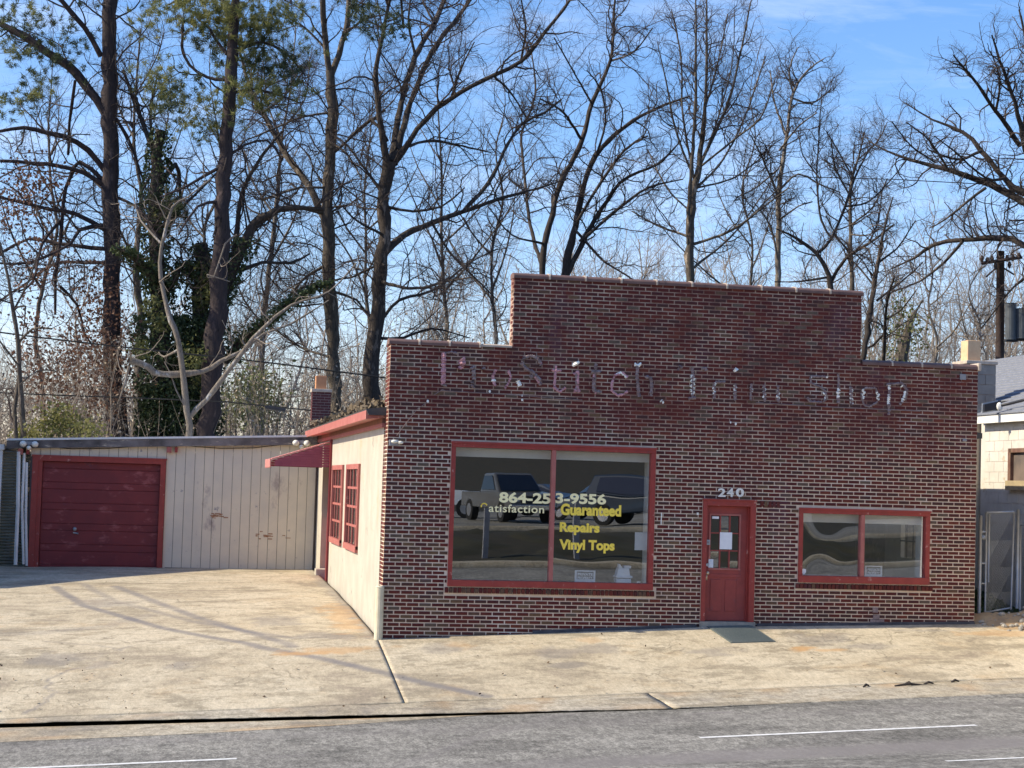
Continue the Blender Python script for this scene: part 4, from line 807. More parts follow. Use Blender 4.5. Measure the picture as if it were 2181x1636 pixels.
# ------------------------------------------------------------------ neighbour on the right
nb = thing('white_block_building', 'white painted concrete block building with grey shingle roof at the right edge', 'building', (13, 0, .5))
NX = 12.3; NZ = 4.20; NY1 = 3.04
holes = [(.3, 1.92, 2.97, 3.60)]
gridwall([-6.0, .3, 1.92, NY1], [-.2, 2.97, 3.60, NZ], lambda y, z: not (.3 < y < 1.92 and 2.97 < z < 3.6), NX, NX+.2, 'wall', M_MORTAR2, nb, flip=True)
z = .35; c = 0
while z < NZ-.05:
    y = NY1-(.2 if c % 2 else 0); 
    if c % 2: box('block', NX-.008, NX+.05, NY1-.19, NY1, z, z+.193, M_WBLOCK, nb)
    while y > -3.2:
        a, e = y-.396, y; zz1 = min(z+.193, NZ)
        ov = [(a, e)]
        if z+.193 > 2.97 and z < 3.6:
            ov = []
            if e <= .3 or a >= 1.92: ov = [(a, e)]
            else:
                if a < .3: ov.append((a, .3))
                if e > 1.92: ov.append((1.92, e))
        for p_, q_ in ov: box('block', NX-.008, NX+.05, p_, q_, z, zz1, M_WBLOCK, nb)
        y -= .406
    z += .203; c += 1
box('rear_wing', NX+.7, 19.5, NY1+1.3, 12.4, -.2, NZ, M_WBLOCK, nb); box('end_wall', NX, 19, NY1-.01, NY1+.2, -.2, NZ+.0, M_WBLOCK, nb); box('front_wall', NX+.2, 19, -6.0, -5.8, -.2, NZ, M_WBLOCK, nb)
nf = MB(); nf.box(NX-.05, NX+.1, .25, .33, 2.95, 3.64); nf.box(NX-.05, NX+.1, 1.86, 1.97, 2.90, 3.64); nf.box(NX-.05, NX+.1, .3, 1.9, 3.56, 3.64); nf.box(NX-.07, NX+.1, .25, 1.97, 2.88, 3.0)
nw = nf.build('window', mat('brown_frame', (.13,.06,.045), (.2,.12,.08), 6, .7), nb); box('pane', NX+.02, NX+.03, .33, 1.86, 3.0, 3.56, mat('dull_pane', (.22,.17,.14), (.12,.1,.09), 2, .35), nw); box('sill_board', NX-.09, NX-.05, .6, 1.99, 2.84, 3.02, mat('tan_board', (.42,.34,.2), (.3,.24,.15), 6, .8), nw)
box('fascia', NX-.22, NX-.16, -6.2, NY1+.05, NZ-.06, NZ+.12, M_WHITE, nb); box('soffit', NX-.2, NX+.02, -6.2, NY1+.04, NZ-.05, NZ-.02, M_WHITE, nb)
nsh = 22
for i in range(nsh):
    x0 = NX-.25+i*.20; x1 = x0+.215; z0 = NZ+.10+i*.20*.42; z1 = NZ+.10+(i+1)*.20*.42; ye = 12.6 if x0 > cx1+.02 else NY1+.12
    b = MB(); b.hexa([(x0, -6.3, z0), (x1, -6.3, z1-.018), (x1, ye, z1-.018), (x0, ye, z0), (x0, -6.3, z0+.022), (x1, -6.3, z1+.004), (x1, ye, z1+.004), (x0, ye, z0+.022)]); b.build('shingle_course', M_SHINGLE, nb)
b = MB(); b.prism([(NX-.2, NZ), (NX-.2, NZ+.09), (NX+4.1, NZ+.05+4.1*.42), (NX+7.5, NZ+.1)], -5.9, NY1, 'y'); b.build('gable', M_WBLOCK, nb); b = MB(); b.prism([(cx1+.05, NZ), (cx1+.05, NZ+.05+(cx1+.05-NX)*.42), (NX+4.1, NZ+.05+4.1*.42), (NX+7.5, NZ+.1)], NY1+.25, 12.4, 'y'); b.build('gable', M_WBLOCK, nb)
FYl = 2.0; q = at(2110, 868, FYl); b = MB(); b.hexa([(q[0]-.15, FYl-.05, q[2]-.09), (q[0]+.13, FYl-.05, q[2]-.03), (q[0]+.13, FYl+.06, q[2]-.03), (q[0]-.15, FYl+.06, q[2]-.09), (q[0]-.15, FYl-.05, q[2]+.05), (q[0]+.13, FYl-.05, q[2]+.12), (q[0]+.13, FYl+.06, q[2]+.12), (q[0]-.15, FYl+.06, q[2]+.05)])
fl = b.build('floodlight', M_DARK, nb); b = MB(); b.hexa([(q[0]-.17, FYl+.0, q[2]-.115), (q[0]+.15, FYl+.0, q[2]-.055), (q[0]+.15, FYl+.03, q[2]-.055), (q[0]-.17, FYl+.03, q[2]-.115), (q[0]-.17, FYl+.0, q[2]+.075), (q[0]+.15, FYl+.0, q[2]+.145), (q[0]+.15, FYl+.03, q[2]+.145), (q[0]-.17, FYl+.03, q[2]+.075)]); b.build('rim', M_METAL, fl)
b = MB(); b.tube([at(2122,866,FYl), at(2150,860,FYl-.2), at(2181,852,FYl-.6), at(2230,840,FYl-1)], .03, 6); b.build('conduit', M_DARK, fl)
b = MB(); b.ball(at(2129, 866, FYl-.05), .085, 8, 6, sc=(.8,.6,1)); b.build('cap', M_WHITE, fl)
xa_, xb_ = at(2080, 980, 3.3)[0], at(2101, 980, 3.3)[0]; box('chimney_bounce_strip', xa_, xb_+.05, 3.3, 3.5, .2, at(2090, 872, 3.3)[2], mat('bounce_lit_tan', (.60,.52,.40), (.50,.43,.33), 2, .9, spots=((.35,.28,.2), 3, .6, .08)), nb)  # added slab for the chimney's lower part, its tan standing for bounced light
# chain link gate in the gap
gt = thing('chain_link_gate', 'galvanised chain link gate closing the gap beside the brick shop', 'gate', (11.3, .3, .4))
def bar(n, a, c_, r_=.022): b = MB(); b.tube([a, c_], r_, 8); return b.build(n, M_METAL, gt, smooth=True)
GYY = .55
def gp(x, y): return at(x, y, GYY)
bar('post', gp(2089, 1098), gp(2085, 1322), .034); 
for a, c_ in (((2101,1092),(2098,1308)), ((2160,1090),(2153,1298)), ((2101,1092),(2160,1090)), ((2098,1305),(2153,1295)), ((2107,1094),(2105,1240))): bar('frame_tube', gp(*a), gp(*c_), .019)
bar('post', gp(2169, 1085), gp(2166, 1296), .034); bar('post', gp(2174, 1120), gp(2172, 1300), .022)
for y in (1133, 1243, 1200): bar('hinge', gp(2086, y), gp(2101, y), .016)
b = MB(); b.ball(gp(2094, 1145), .05, 8, 6); b.build('latch', M_METAL, gt)
b = MB(); A, B_, C_, D_ = gp(2100,1093), gp(2160,1091), gp(2154,1297), gp(2098,1306); nn = 16
for i in range(nn):
    t = (i+.5)/nn
    for s_ in (1, -1):
        u0 = A*(1-t)+B_*t if s_ > 0 else A*(1-t)+B_*t
        L0 = D_-A; run = .55*s_
        # diagonal wires clipped at the frame
        t2 = t+run*3.4; 
        if t2 > 1: f = (1-t)/(t2-t); t2 = 1
        elif t2 < 0: f = (0-t)/(t2-t); t2 = 0
        else: f = 1
        e = (A*(1-t2)+B_*t2)+L0*f; b.tube([u0, e], .0022, 3, cap=False)
        for off in (.28, .55, .8):
            s0 = A*(1-t)+B_*t+L0*off; f2 = min(1-off, (1-t)/3.4/.55 if s_ > 0 else t/3.4/.55); e = s0+L0*f2+(B_-A)*(s_*.55*3.4*f2); b.tube([s0, e], .0022, 3, cap=False)
b.build('wire_mesh', M_METAL, gt, kind='stuff')
# weathered grey boards seen through the gate
for i in range(0):
    pass
# weedy ground behind the gate, dirt bank at the right edge
X_ = ax(10.75, 12.25, .1); Y_ = ax(.7, 4.5, .1)
sheet('grass_strip', X_, Y_, lambda X, Y: .42+np.clip(Y-.7,0,3)*.16+(vnoise(X,Y,3,61)-.5)*.1, M_GRASS, thick=0)
gx_ = rng.uniform(10.8, 12.2, 5000); gy_ = rng.uniform(.75, 4.3, 5000)
cards('grass', np.stack([gx_, gy_, .45+np.clip(gy_-.7,0,3)*.16+rng.random(5000)*.07], 1), .06, leafmat('weed_green', (.10,.14,.045), (.06,.08,.03), .3, 5), label='green weeds growing behind the chain link gate', category='weeds', kind='stuff')
def moundz(X, Y): return ground(X, Y)-.06+.62*np.exp(-((X-12.9)/1.25)**2-((Y+.1)/.75)**2)+.18*np.exp(-((X-11.0)/.5)**2-((Y-.35)/.4)**2)+(vnoise(X,Y,5,71)-.5)*.07+(vnoise(X,Y,14,72)-.5)*.03
sheet('dirt_bank', ax(10.70, 16, .05), ax(-1.5, .9, .05), moundz, M_DIRT, thick=0)
b = MB()
for i in range(130):
    x = random.uniform(10.75, 13.5); y = random.gauss(-.25, .35); z = float(moundz(np.array([x]), np.array([y]))[0]); r_ = random.choice([.012,.018,.025,.04,.05]) if i > 12 else .06
    b.ball((x, y, z+r_*.3), r_, 6, 4, sc=(random.uniform(.8,1.4), 1, .7))
tag(b.build('rubble', M_STONE, None, kind='stuff'), 'pale stones and rubble scattered on the dirt bank', 'stones')
b = MB(); p0 = (8.05, -4.1)
for a in ((7.45,-4.12,7.95,-4.06),(7.95,-4.06,8.12,-4.03),(7.75,-4.08,7.7,-3.95),(6.95,-4.1,7.08,-4.0),(8.45,-3.95,8.6,-3.9)):
    z0 = float(kerbz(a[0], -4.1))+.01; b.tube([(a[0],a[1],z0), ((a[0]+a[2])/2,(a[1]+a[3])/2,z0+.03), (a[2],a[3],z0+.01)], [.012,.022,.010], 6)
tag(b.build('broken_sticks', B_DARK, None), 'broken dark sticks lying on the kerb at the right', 'sticks')
n = 150; lx = np.concatenate([rng.uniform(-8, 10, 110), rng.uniform(-7,-4,40)]); ly = np.concatenate([rng.uniform(-4.3, -.2, 110), rng.uniform(-3.5,-.5,40)])
lz = np.where(ly < -3.8, kerbz(lx, ly), ground(lx, ly))+.022
cards('fallen_leaves', np.stack([lx, ly, lz], 1), .05, mat('dry_leaf', (.07,.05,.035), (.14,.09,.05), 9, .9), flat=True, kind='stuff', label='scattered dry brown leaves on the concrete', category='leaves')
# ------------------------------------------------------------------ power pole and wires
PY = 24.0; pp = thing('utility_pole', 'dark wooden utility pole with crossarm and transformers behind the right neighbour', 'utility pole', tuple(at(2128, 800, PY)*[1,1,0]))
b = MB(); b.tube([at(2128, 1000, PY), at(2131, 535, PY)], [.16, .125], 12); b.build('pole', M_WOOD, pp, smooth=True)
b = MB(); a = at(2090, 561, PY-.2); c_ = at(2176, 548, PY-.2); b.tube([a, c_], .055, 4); b.build('crossarm', M_WOOD, pp)
b = MB(); b.tube([at(2100, 590, PY), at(2128, 565, PY)], .03, 4); b.tube([at(2160, 585, PY), at(2128, 565, PY)], .03, 4); b.build('brace', M_WOOD, pp)
for px, py in ((2091,552),(2103,556),(2113,553),(2145,551),(2157,550),(2170,546),(2120,568),(2150,565)):
    q = at(px, py, PY-.2); b = MB(); b.tube([q-[0,0,.1], q+[0,0,.02], q+[0,0,.12]], [.03,.07,.04], 8); b.build('insulator', M_WOOD, pp)
for px0, px1, y0, y1, m in ((2142,2164,648,724,'t'),(2160,2192,660,722,'t')):
    a = at((px0+px1)/2, y1, PY-.45); c_ = at((px0+px1)/2, y0, PY-.45); r_ = (at(px1, 700, PY)[0]-at(px0, 700, PY)[0])/2; b = MB(); b.tube([a, c_, c_+[0,0,.03]], [r_, r_, r_*1.08], 16)
    t_ = b.build('transformer', mat('transformer_grey', (.10,.115,.13), (.06,.07,.085), 2, .5), pp); b = MB(); b.box(a[0]-r_*1.1, a[0]+r_*1.1, a[1]-.1, a[1]+.1, a[2]-.06, a[2]+.0); b.build('bracket', M_DARK, t_)
def wire(pts, Y, r_, label):
    P = [at(x, y, Y) for x, y in pts]; b = MB(); b.tube(P, r_, 5); tag(b.build('power_line', M_WIRE, None), label, 'power line', 'overhead lines behind the garage')
wire([(-60,700),(60,716),(180,730),(300,744),(480,762),(600,776),(830,806)], 19, .022, 'upper overhead line crossing behind the garage roof'); wire([(-60,834),(100,841),(300,848),(480,856),(640,872),(800,888)], 18.5, .018, 'lower overhead line just above the garage roof')
wire([(1500,372),(1900,382),(2200,398)], 40, .02, 'thin overhead line high in the sky at the right')
b = MB(); b.tube([at(565,867,18.4), at(608,874,18.4)], .05, 8); tag(b.build('line_sleeve', M_DARK, None), 'thick black sleeve on the lower overhead line', 'cable sleeve')
# ------------------------------------------------------------------ vehicles across the road (seen in the window reflections)
M_TYRE = mat('tyre', (.02,.02,.02), None, 5, .9); M_RIM = mat('rim_metal', (.6,.6,.62), None, 5, .3, metal=.8); M_CGL = mat('car_glass', (.012,.014,.02), None, 3, .05, spec=.8); M_CHR = mat('chrome', (.7,.7,.72), None, 3, .15, metal=1)
def loft(prof, halfw, taper, name, m, parent, z_t=1.0):
    # side profile (x, z) closed; width narrows above z_t
    def hw(z): return halfw-(max(0, z-z_t))*taper
    b = MB(); n = len(prof); 
    for s_ in (-1, 1): b.v += [(x, s_*hw(z), z) for x, z in prof]
    b.f.append(tuple(range(n))); b.f.append(tuple(range(n, 2*n))[::-1]); b.m += [0, 0]
    for i in range(n): j = (i+1) % n; b.f.append((i, i+n, j+n, j)); b.m.append(0)
    return b.build(name, m, parent, bevel=.05)
def vehicle(kind, name, label, cat, paint, x, y, rz, group=None):
    t = thing(name, label, cat); m = paint; W2 = .98
    if kind == 'pickup':
        wb = (-1.85, 1.85); R_ = .42
        loft([(-2.85,.55),(-2.85,1.12),(-.75,1.15),(-.75,1.12),(1.15,1.18),(2.7,1.08),(2.85,.95),(2.85,.55)], W2, .12, 'body', m, t, 1.0)
        loft([(-.80,1.1),(-.70,1.85),(.35,1.88),(1.25,1.16)], W2-.06, .22, 'cab', m, t, 1.2)
        loft([(.46,1.82),(1.30,1.20),(1.27,1.22),(.43,1.80)], W2-.16, .2, 'windscreen', M_CGL, t, 1.2)
        gx = [(-.62,1.24),(-.58,1.76),(.30,1.78),(.92,1.24)]
    else:
        wb = (-1.4, 1.4); R_ = .37
        top = 1.78 if kind == 'suv' else 1.42
        loft([(-2.3,.45),(-2.35,1.0),(1.0,1.05),(2.15,.92),(2.3,.75),(2.3,.45)], .93, .15, 'body', m, t, .9)
        loft([(-2.25 if kind == 'suv' else -1.7,1.0),(-1.95 if kind == 'suv' else -1.0,top),(.15,top+.02),(1.05,1.04)], .88, .28, 'cabin', m, t, 1.05)
        loft([(.22,top-.03),(1.10,1.07),(1.07,1.09),(.19,top-.05)], .80, .2, 'windscreen', M_CGL, t, 1.1)
        gx = [(-1.7 if kind == 'suv' else -1.2,1.12),(-1.6 if kind == 'suv' else -.95,top-.1),(.05,top-.08),(.75,1.12)]
    for s_ in (-1, 1):
        hw = (W2-.05 if kind == 'pickup' else .87); b = MB(); b.hexa([(px_, s_*(hw-(.20 if kind=='pickup' else .26)*max(0,pz-1.15)+o), pz) for o in (0, .02) for px_, pz in gx][:8]); b.build('side_window', M_CGL, t)
        for wx in wb:
            b = MB(); b.tube([(wx, s_*.72, R_), (wx, s_*.99, R_)], R_, 18); wh = b.build('wheel', M_TYRE, t); b = MB(); b.tube([(wx, s_*.985, R_), (wx, s_*1.0, R_)], R_*.6, 14); b.build('rim', M_RIM, wh)
        xf = 2.86 if kind == 'pickup' else 2.29; b = MB(); b.box(xf-.03, xf+.02, s_*.78-.14, s_*.78+.14, .80, .98); b.build('headlight', M_LAMP, t)
    xf = 2.86 if kind == 'pickup' else 2.31
    box('grille', xf-.02, xf+.02, -.55, .55, .72, 1.0, M_DARK, t); b = MB(); b.box(xf-.02, xf+.14, -.96, .96, .48, .68); b.build('bumper', M_CHR if kind == 'pickup' else m, t, bevel=.03)
    t.rotation_euler[2] = rz; t.location = (x, y, float(terrain(np.array([x]), np.array([y]))[0])+.07); return t
def paint(n, c): return mat(n, c, tuple(k*.9 for k in c), 1, .22, spec=.6)
vehicle('pickup', 'pickup_truck', 'silver pickup truck parked across the road, mirrored behind the phone number', 'pickup truck', paint('silver_paint', (.12,.12,.12)), 9.3, -38.5, math.radians(80))
vehicle('pickup', 'pickup_truck', 'white pickup truck mirrored at the left edge of the large window', 'pickup truck', paint('white_truck_paint', (.82,.84,.86)), 7.0, -46.0, math.radians(12))
vehicle('suv', 'suv', 'dark blue suv mirrored at the right of the large window', 'suv', paint('navy_paint', (.008,.022,.045)), 13.9, -34.5, math.radians(40))
vehicle('sedan', 'sedan', 'dark sedan far back on the lot across the road', 'car', paint('black_paint', (.03,.03,.035)), 18.0, -56.0, math.radians(0))
vehicle('sedan', 'sedan', 'grey blue sedan behind the silver pickup', 'car', paint('bluegrey_paint', (.07,.09,.13)), 12.6, -47.0, math.radians(40))
for x, h, lb in ((5.68, 1.5, 'grey square post on the grass bank across the road, left'), (8.54, 1.75, 'grey square post on the grass bank across the road, right')):
    b = MB(); z = float(terrain(np.array([x]), np.array([-22.5]))[0]); b.box(x-.08, x+.08, -22.6, -22.44, z-.1, z+h); tag(b.build('sign_post', M_GREY, None), lb, 'post')
# ------------------------------------------------------------------ trees
def tubes(P, R, k):          # P (N,n,3) polylines, R (N,n) radii -> verts, quads
    N, n, _ = P.shape; D = np.empty_like(P); D[:, 1:-1] = P[:, 2:]-P[:, :-2]; D[:, 0] = P[:, 1]-P[:, 0]; D[:, -1] = P[:, -1]-P[:, -2]
    D /= np.linalg.norm(D, axis=2, keepdims=True)+1e-9; m = P[:, -1]-P[:, 0]; m /= np.linalg.norm(m, axis=1, keepdims=True)+1e-9
    ref = np.where(np.abs(m[:, 2:3]) < .8, np.array([[0, 0, 1.]]), np.array([[.3, 1., 0]])); ref = np.repeat(ref[:, None], n, 1)
    U = np.cross(D, ref); U /= np.linalg.norm(U, axis=2, keepdims=True)+1e-9; Wv = np.cross(D, U)
    a = 2*np.pi*np.arange(k)/k
    V = P[:, :, None]+R[:, :, None, None]*(np.cos(a)[None, None, :, None]*U[:, :, None]+np.sin(a)[None, None, :, None]*Wv[:, :, None])
    idx = np.arange(N*n*k).reshape(N, n, k); A = idx[:, :-1]; B = idx[:, 1:]
    Q = np.stack([A, np.roll(A, -1, 2), np.roll(B, -1, 2), B], -1).reshape(-1, 4)
    return V.reshape(-1, 3), Q
def unit(v): return v/(np.linalg.norm(v, axis=-1, keepdims=True)+1e-9)
def smooth_poly(pts, rad, step):       # Catmull-Rom through the limb points, resampled
    P = np.array(pts, float); r = np.array(rad, float); E0 = np.vstack([2*P[0]-P[1], P, 2*P[-1]-P[-2]]); out = []; ro = []
    for i in range(len(P)-1):
        p0, p1, p2, p3 = E0[i:i+4]; n = max(2, int(np.linalg.norm(p2-p1)/step))
        for k in range(n):
            t = k/n; out.append(.5*((2*p1)+(-p0+p2)*t+(2*p0-5*p1+4*p2-p3)*t*t+(-p0+3*p1-3*p2+p3)*t**3)); ro.append(r[i]*(1-t)+r[i+1]*t)
    out.append(P[-1]); ro.append(r[-1]); return np.array(out), np.array(ro)
def spawn(paths, radii, g, spacing, length, nseg, ang, up, wob, rmax, rend=.4, t0=.12, taper=.45, bias=None):
    O, Dd, Rr, Tt = [], [], [], []
    for P, R in zip(paths, radii):
        s = np.concatenate([[0], np.cumsum(np.linalg.norm(np.diff(P, axis=0), axis=1))]); Ln = s[-1]
        n = g.poisson(Ln*(1-t0)/spacing) if Ln*(1-t0)/spacing < 30 else int(Ln*(1-t0)/spacing)
        if n == 0: continue
        q = Ln*(t0+(1-t0)*g.random(n)**.9)
        O.append(np.stack([np.interp(q, s, P[:, j]) for j in range(3)], 1)); i = np.clip(np.searchsorted(s, q)-1, 0, len(P)-2)
        Dd.append(unit(P[i+1]-P[i])); Rr.append(np.interp(q, s, R)); Tt.append(q/Ln)
    if not O: return np.zeros((0, nseg+1, 3)), np.zeros((0, nseg+1))
    O, Dd, Rr, Tt = map(np.concatenate, (O, Dd, Rr, Tt)); N = len(O)
    v = unit(np.cross(Dd, g.normal(size=(N, 3)))); a = np.radians(g.uniform(*ang, N))[:, None]; d = unit(Dd*np.cos(a)+v*np.sin(a)+np.array([0, 0, up])+(0 if bias is None else np.array(bias)))
    Ls = length*g.uniform(.45, 1.25, N)*(1-taper*Tt); P = np.zeros((N, nseg+1, 3)); P[:, 0] = O; cur = O.copy(); w = g.normal(size=(N, 3))*wob
    for k in range(nseg):
        w = .4*w+g.normal(size=(N, 3))*wob; d = unit(d+w+np.array([0, 0, up*.35])); cur = cur+d*(Ls/nseg)[:, None]; P[:, k+1] = cur
    r0 = np.minimum(Rr*.62, rmax)*g.uniform(.6, 1, N); R = r0[:, None]*np.linspace(1, rend, nseg+1)[None]
    return P, R
def tree(name, label, Y, limbs, mats, seed, dens=1.0, lens=(3.0, 1.35, .62), up=(.20, .12, .1), wob=.30, depth_spread=.5, group=None, cat='tree', spacing=(.25, .175, .13), rmin=(.034, .013, .0062), levels=3, extra=None, loc=None):
    g = np.random.default_rng(seed); trunk_b, twig_b = mats; base = at(limbs[0][0][0], limbs[0][0][1], Y)
    t = thing(name, label, cat, (base[0], base[1], .3), group)
    paths, radii = [], []
    for li, L_ in enumerate(limbs):
        n = len(L_); P = []; R = []; tot = 0; yoff = g.normal()*depth_spread if li else 0
        for i, (x, y, wpx) in enumerate(L_):
            yy = Y+(yoff*(i/max(1, n-1))*2.2 if li else g.normal()*.05); p = at(x, y, yy); P.append(p); R.append(wpx*.5*(p[1]-CAM[1])/FPX*.93)
        a, r = smooth_poly(P, R, .35); j = g.normal(size=a.shape)*r[:, None]*.16; j[0] = 0; paths.append(a+j); radii.append(r*(1+.07*g.normal(size=len(r))))
    # trunk reaches the ground
    p0 = paths[0][0]; paths[0] = np.vstack([[p0[0], p0[1], .1], paths[0]]); radii[0] = np.concatenate([[radii[0][0]*1.15], radii[0]])
    V, Q, o = [], [], 0
    for a, r in zip(paths, radii):
        v, q = tubes(a[None], r[None], 9); V.append(v); Q.append(q+o); o += len(v)
    link('trunk', npmesh('trunk', np.concatenate(V), np.concatenate(Q), trunk_b, smooth=True), t)
    lp = paths; lr = radii; kk = (5, 3, 3); sg = (8, 5, 2); VV, QQ, o = [], [], 0; L1 = None; tips = []
    for lv in range(levels):
        src_p, src_r = (lp[0:1]+lp[1:], lr) if lv == 0 else (list(cp), list(cr))
        if lv == 0:     # the bare lower trunk carries few shoots
            a = lp[0]; kk0 = a[:, 2] > 6.0; src_p = ([a[kk0]] if kk0.sum() > 3 else [])+lp[1:]; src_r = ([lr[0][kk0]] if kk0.sum() > 3 else [])+lr[1:]
        cp, cr = spawn(src_p, src_r, g, spacing[lv]/dens, lens[lv], sg[lv], ((30, 70), (25, 65), (25, 70))[lv], up[lv], wob*(1, 1.45, 1.7)[lv], rmin[lv], t0=(.18, .08, .05)[lv])
        if len(cp) == 0: break
        v, q = tubes(cp, cr, kk[lv]); VV.append(v); QQ.append(q+o); o += len(v)
        if lv == 0: L1 = cp
        if lv == 1: tips = cp[:, -1]
    if VV: link('crown', npmesh('crown', np.concatenate(VV), np.concatenate(QQ), twig_b, smooth=False), t)
    return t, paths, radii, L1, tips
def tufts(name, C_, m, parent, n=26, ln=.22, w_=.010, seed=1, **kw):       # bundles of pine needles
    g = np.random.default_rng(seed); C_ = np.asarray(C_); N = len(C_); ax_ = unit(g.normal(size=(N, 3))+np.array([0, 0, .6]))
    d = unit(g.normal(size=(N, n, 3))*.75+ax_[:, None]*.8); s = unit(np.cross(d, g.normal(size=(N, n, 3)))); L_ = ln*g.uniform(.6, 1.15, (N, n, 1))
    c = C_[:, None]+g.normal(size=(N, n, 3))*.03; V = np.stack([c-s*w_, c+s*w_, c+d*L_], 2).reshape(-1, 3); Q = np.arange(len(V)).reshape(-1, 3)
    return link(name, npmesh(name, V, Q, m), parent, **kw)
def blobs(cl, n, Y, sp=(.45, .6, .32), seed=3):
    g = np.random.default_rng(seed); out = []
    for x, y, s in cl:
        k = int(n*s); c = at(x, y, Y+g.normal()*.8); out.append(c+g.normal(size=(k, 3))*np.array(sp)*s**.5)
    return np.concatenate(out)
# pines
t, P_, R_, L1, tp = tree('pine_tree', 'tall dark-trunked pine at the left with bare lower limbs and brown leaf clusters', 22, [
 [(252,935,44),(240,760,41),(238,600,39),(235,400,37),(232,200,35),(232,0,33),(233,-200,28),(236,-420,12)],
 [(224,240,20),(165,160,20),(80,95,17),(0,50,14),(-80,10,8)], [(215,120,13),(180,60,12),(130,0,10),(90,-60,6)], [(228,370,14),(190,320,13),(130,290,11),(50,272,9),(0,280,7),(-60,290,4)],
 [(228,400,12),(180,368,10),(100,350,9),(0,342,7)], [(225,490,12),(160,455,10),(80,440,8),(0,420,6)], [(225,530,11),(130,520,9),(60,510,7),(0,540,5)],
 [(160,172,7),(148,260,7),(146,330,6)], [(220,385,10),(170,345,9),(148,380,9),(135,430,9),(128,520,8),(118,600,8),(118,670,6)], [(128,610,7),(165,650,6),(180,710,5),(215,760,4)],
 [(130,470,8),(90,520,6),(70,600,5),(40,620,4)], [(225,560,10),(180,560,7),(120,560,6),(60,600,5),(0,640,4)], [(248,420,7),(290,440,6),(320,480,5),(340,520,4)], [(246,250,6),(270,290,6),(290,340,5),(310,400,4)], [(228,480,12),(170,490,9),(150,520,7),(60,560,6),(-10,560,4)]],
 (B_PINE, B_TWIG), 11, .62, depth_spread=.8)
tufts('needles', blobs([(60,80,1),(20,40,1.2),(120,110,.8),(150,60,.9),(95,150,.7),(140,130,.6),(30,90,1),(60,220,.8),(30,235,.6),(70,180,.5),(155,95,.6),(10,15,1),(240,-60,2)], 26, 22), L_NEEDLED, t, seed=4, kind='stuff')
tufts('needles', blobs([(45,215,.6),(90,195,.5),(10,100,.7),(70,30,.5)], 22, 21.5, seed=8), L_NEEDLE, t, seed=5, kind='stuff')
dl = blobs([(60,400,.9),(90,380,.6),(30,430,.9),(70,420,.6),(15,470,.6),(75,545,.8),(72,600,.6),(65,690,.5),(150,560,.25),(190,610,.5),(195,660,.4),(230,700,.8),(200,760,1.1),(160,790,1),(240,780,1.2),(215,830,1),(180,850,.9),(130,770,.6),(110,830,.9),(250,850,.6),(120,900,.5),(60,760,.6),(90,800,.8),(165,720,.8),(230,640,.6),(240,740,.8),(205,570,.3)], 300, 21.6, (.42,.5,.42), 12)
cards('dead_leaves', dl, .11, L_DEAD, t, kind='stuff')
t, *_ = tree('pine_tree', 'straight tall pine with green needle tufts, second large trunk from the left', 20, [
 [(440,935,48),(452,800,46),(462,640,42),(470,500,38),(480,350,33),(488,200,28),(497,60,24),(505,-60,19),(512,-300,8)],
 [(483,115,8),(460,85,7),(445,60,6),(420,40,4)], [(480,170,8),(440,165,7),(405,140,7),(388,100,6),(392,40,4)], [(500,110,8),(560,90,7),(610,115,6),(650,160,4)], [(478,350,9),(430,378,7),(380,405,5),(340,420,3)],
 [(490,200,8),(540,190,7),(600,205,5),(640,220,3)], [(475,340,8),(520,310,6),(570,300,5),(600,340,3)], [(470,430,8),(420,440,6),(380,500,4)], [(505,-20,9),(560,-60,6),(620,-40,4)], [(500,20,8),(430,-20,6),(360,10,4)]],
 (B_PINE, B_TWIG), 12, .42, lens=(1.8, .9, .45), depth_spread=.7)
tufts('needles', blobs([(430,20,1),(500,15,1.3),(540,25,1),(415,45,.8),(470,45,1),(590,60,.7),(620,35,.7),(500,150,.6),(515,190,.8),(560,195,.8),(600,195,.7),(455,205,.5),(440,265,.9),(350,165,.8),(375,215,.7),(330,190,.5),(640,110,.5),(480,90,.9),(530,60,.9),(520,120,.5),(450,5,1),(380,20,.6),(500,-40,2),(415,270,.5),(320,50,.5),(345,20,.5)], 38, 20, seed=6), L_NEEDLE, t, seed=7, n=30, kind='stuff')
tufts('needles', blobs([(590,130,.5),(600,160,.5),(545,110,.5),(560,50,.5),(430,70,.5),(360,230,.4),(490,60,.6),(385,180,.4),(790,50,.7),(830,60,.6),(770,15,.6),(350,440,.6),(370,455,.5)], 44, 20.5, seed=9), L_NEEDLED, t, seed=9, n=30, kind='stuff')
# ivy tree
t, P_, R_, *_ = tree('ivy_covered_tree', 'broken-topped twin-stemmed tree smothered in dark ivy', 21.5, [
 [(352,935,60),(345,760,46),(340,640,40),(332,540,34),(328,450,31),(335,360,27),(343,280,24)], [(402,935,60),(405,800,50),(425,700,42),(432,600,34),(430,520,26)],
 [(420,720,40),(470,640,30),(500,560,26),(540,480,20),(570,455,17),(620,442,11),(690,447,8)], [(340,620,20),(310,570,18),(270,535,14),(255,530,10)], [(345,640,22),(370,600,18),(395,560,16),(420,600,12)],
 [(480,770,22),(520,720,18),(560,690,12),(640,630,8),(700,600,5)], [(335,330,12),(310,280,11),(290,220,8),(262,150,6)], [(340,400,12),(375,350,10),(385,420,8)], [(500,560,14),(505,480,12),(520,400,10),(560,330,7),(600,280,5)], [(500,580,12),(560,560,8),(620,560,6),(660,540,4)],
 [(335,350,8),(320,250,6),(335,160,4)], [(345,480,8),(400,430,6),(460,370,5),(520,300,4)]], (B_DARK, B_TWIG), 13, .55, depth_spread=.5)
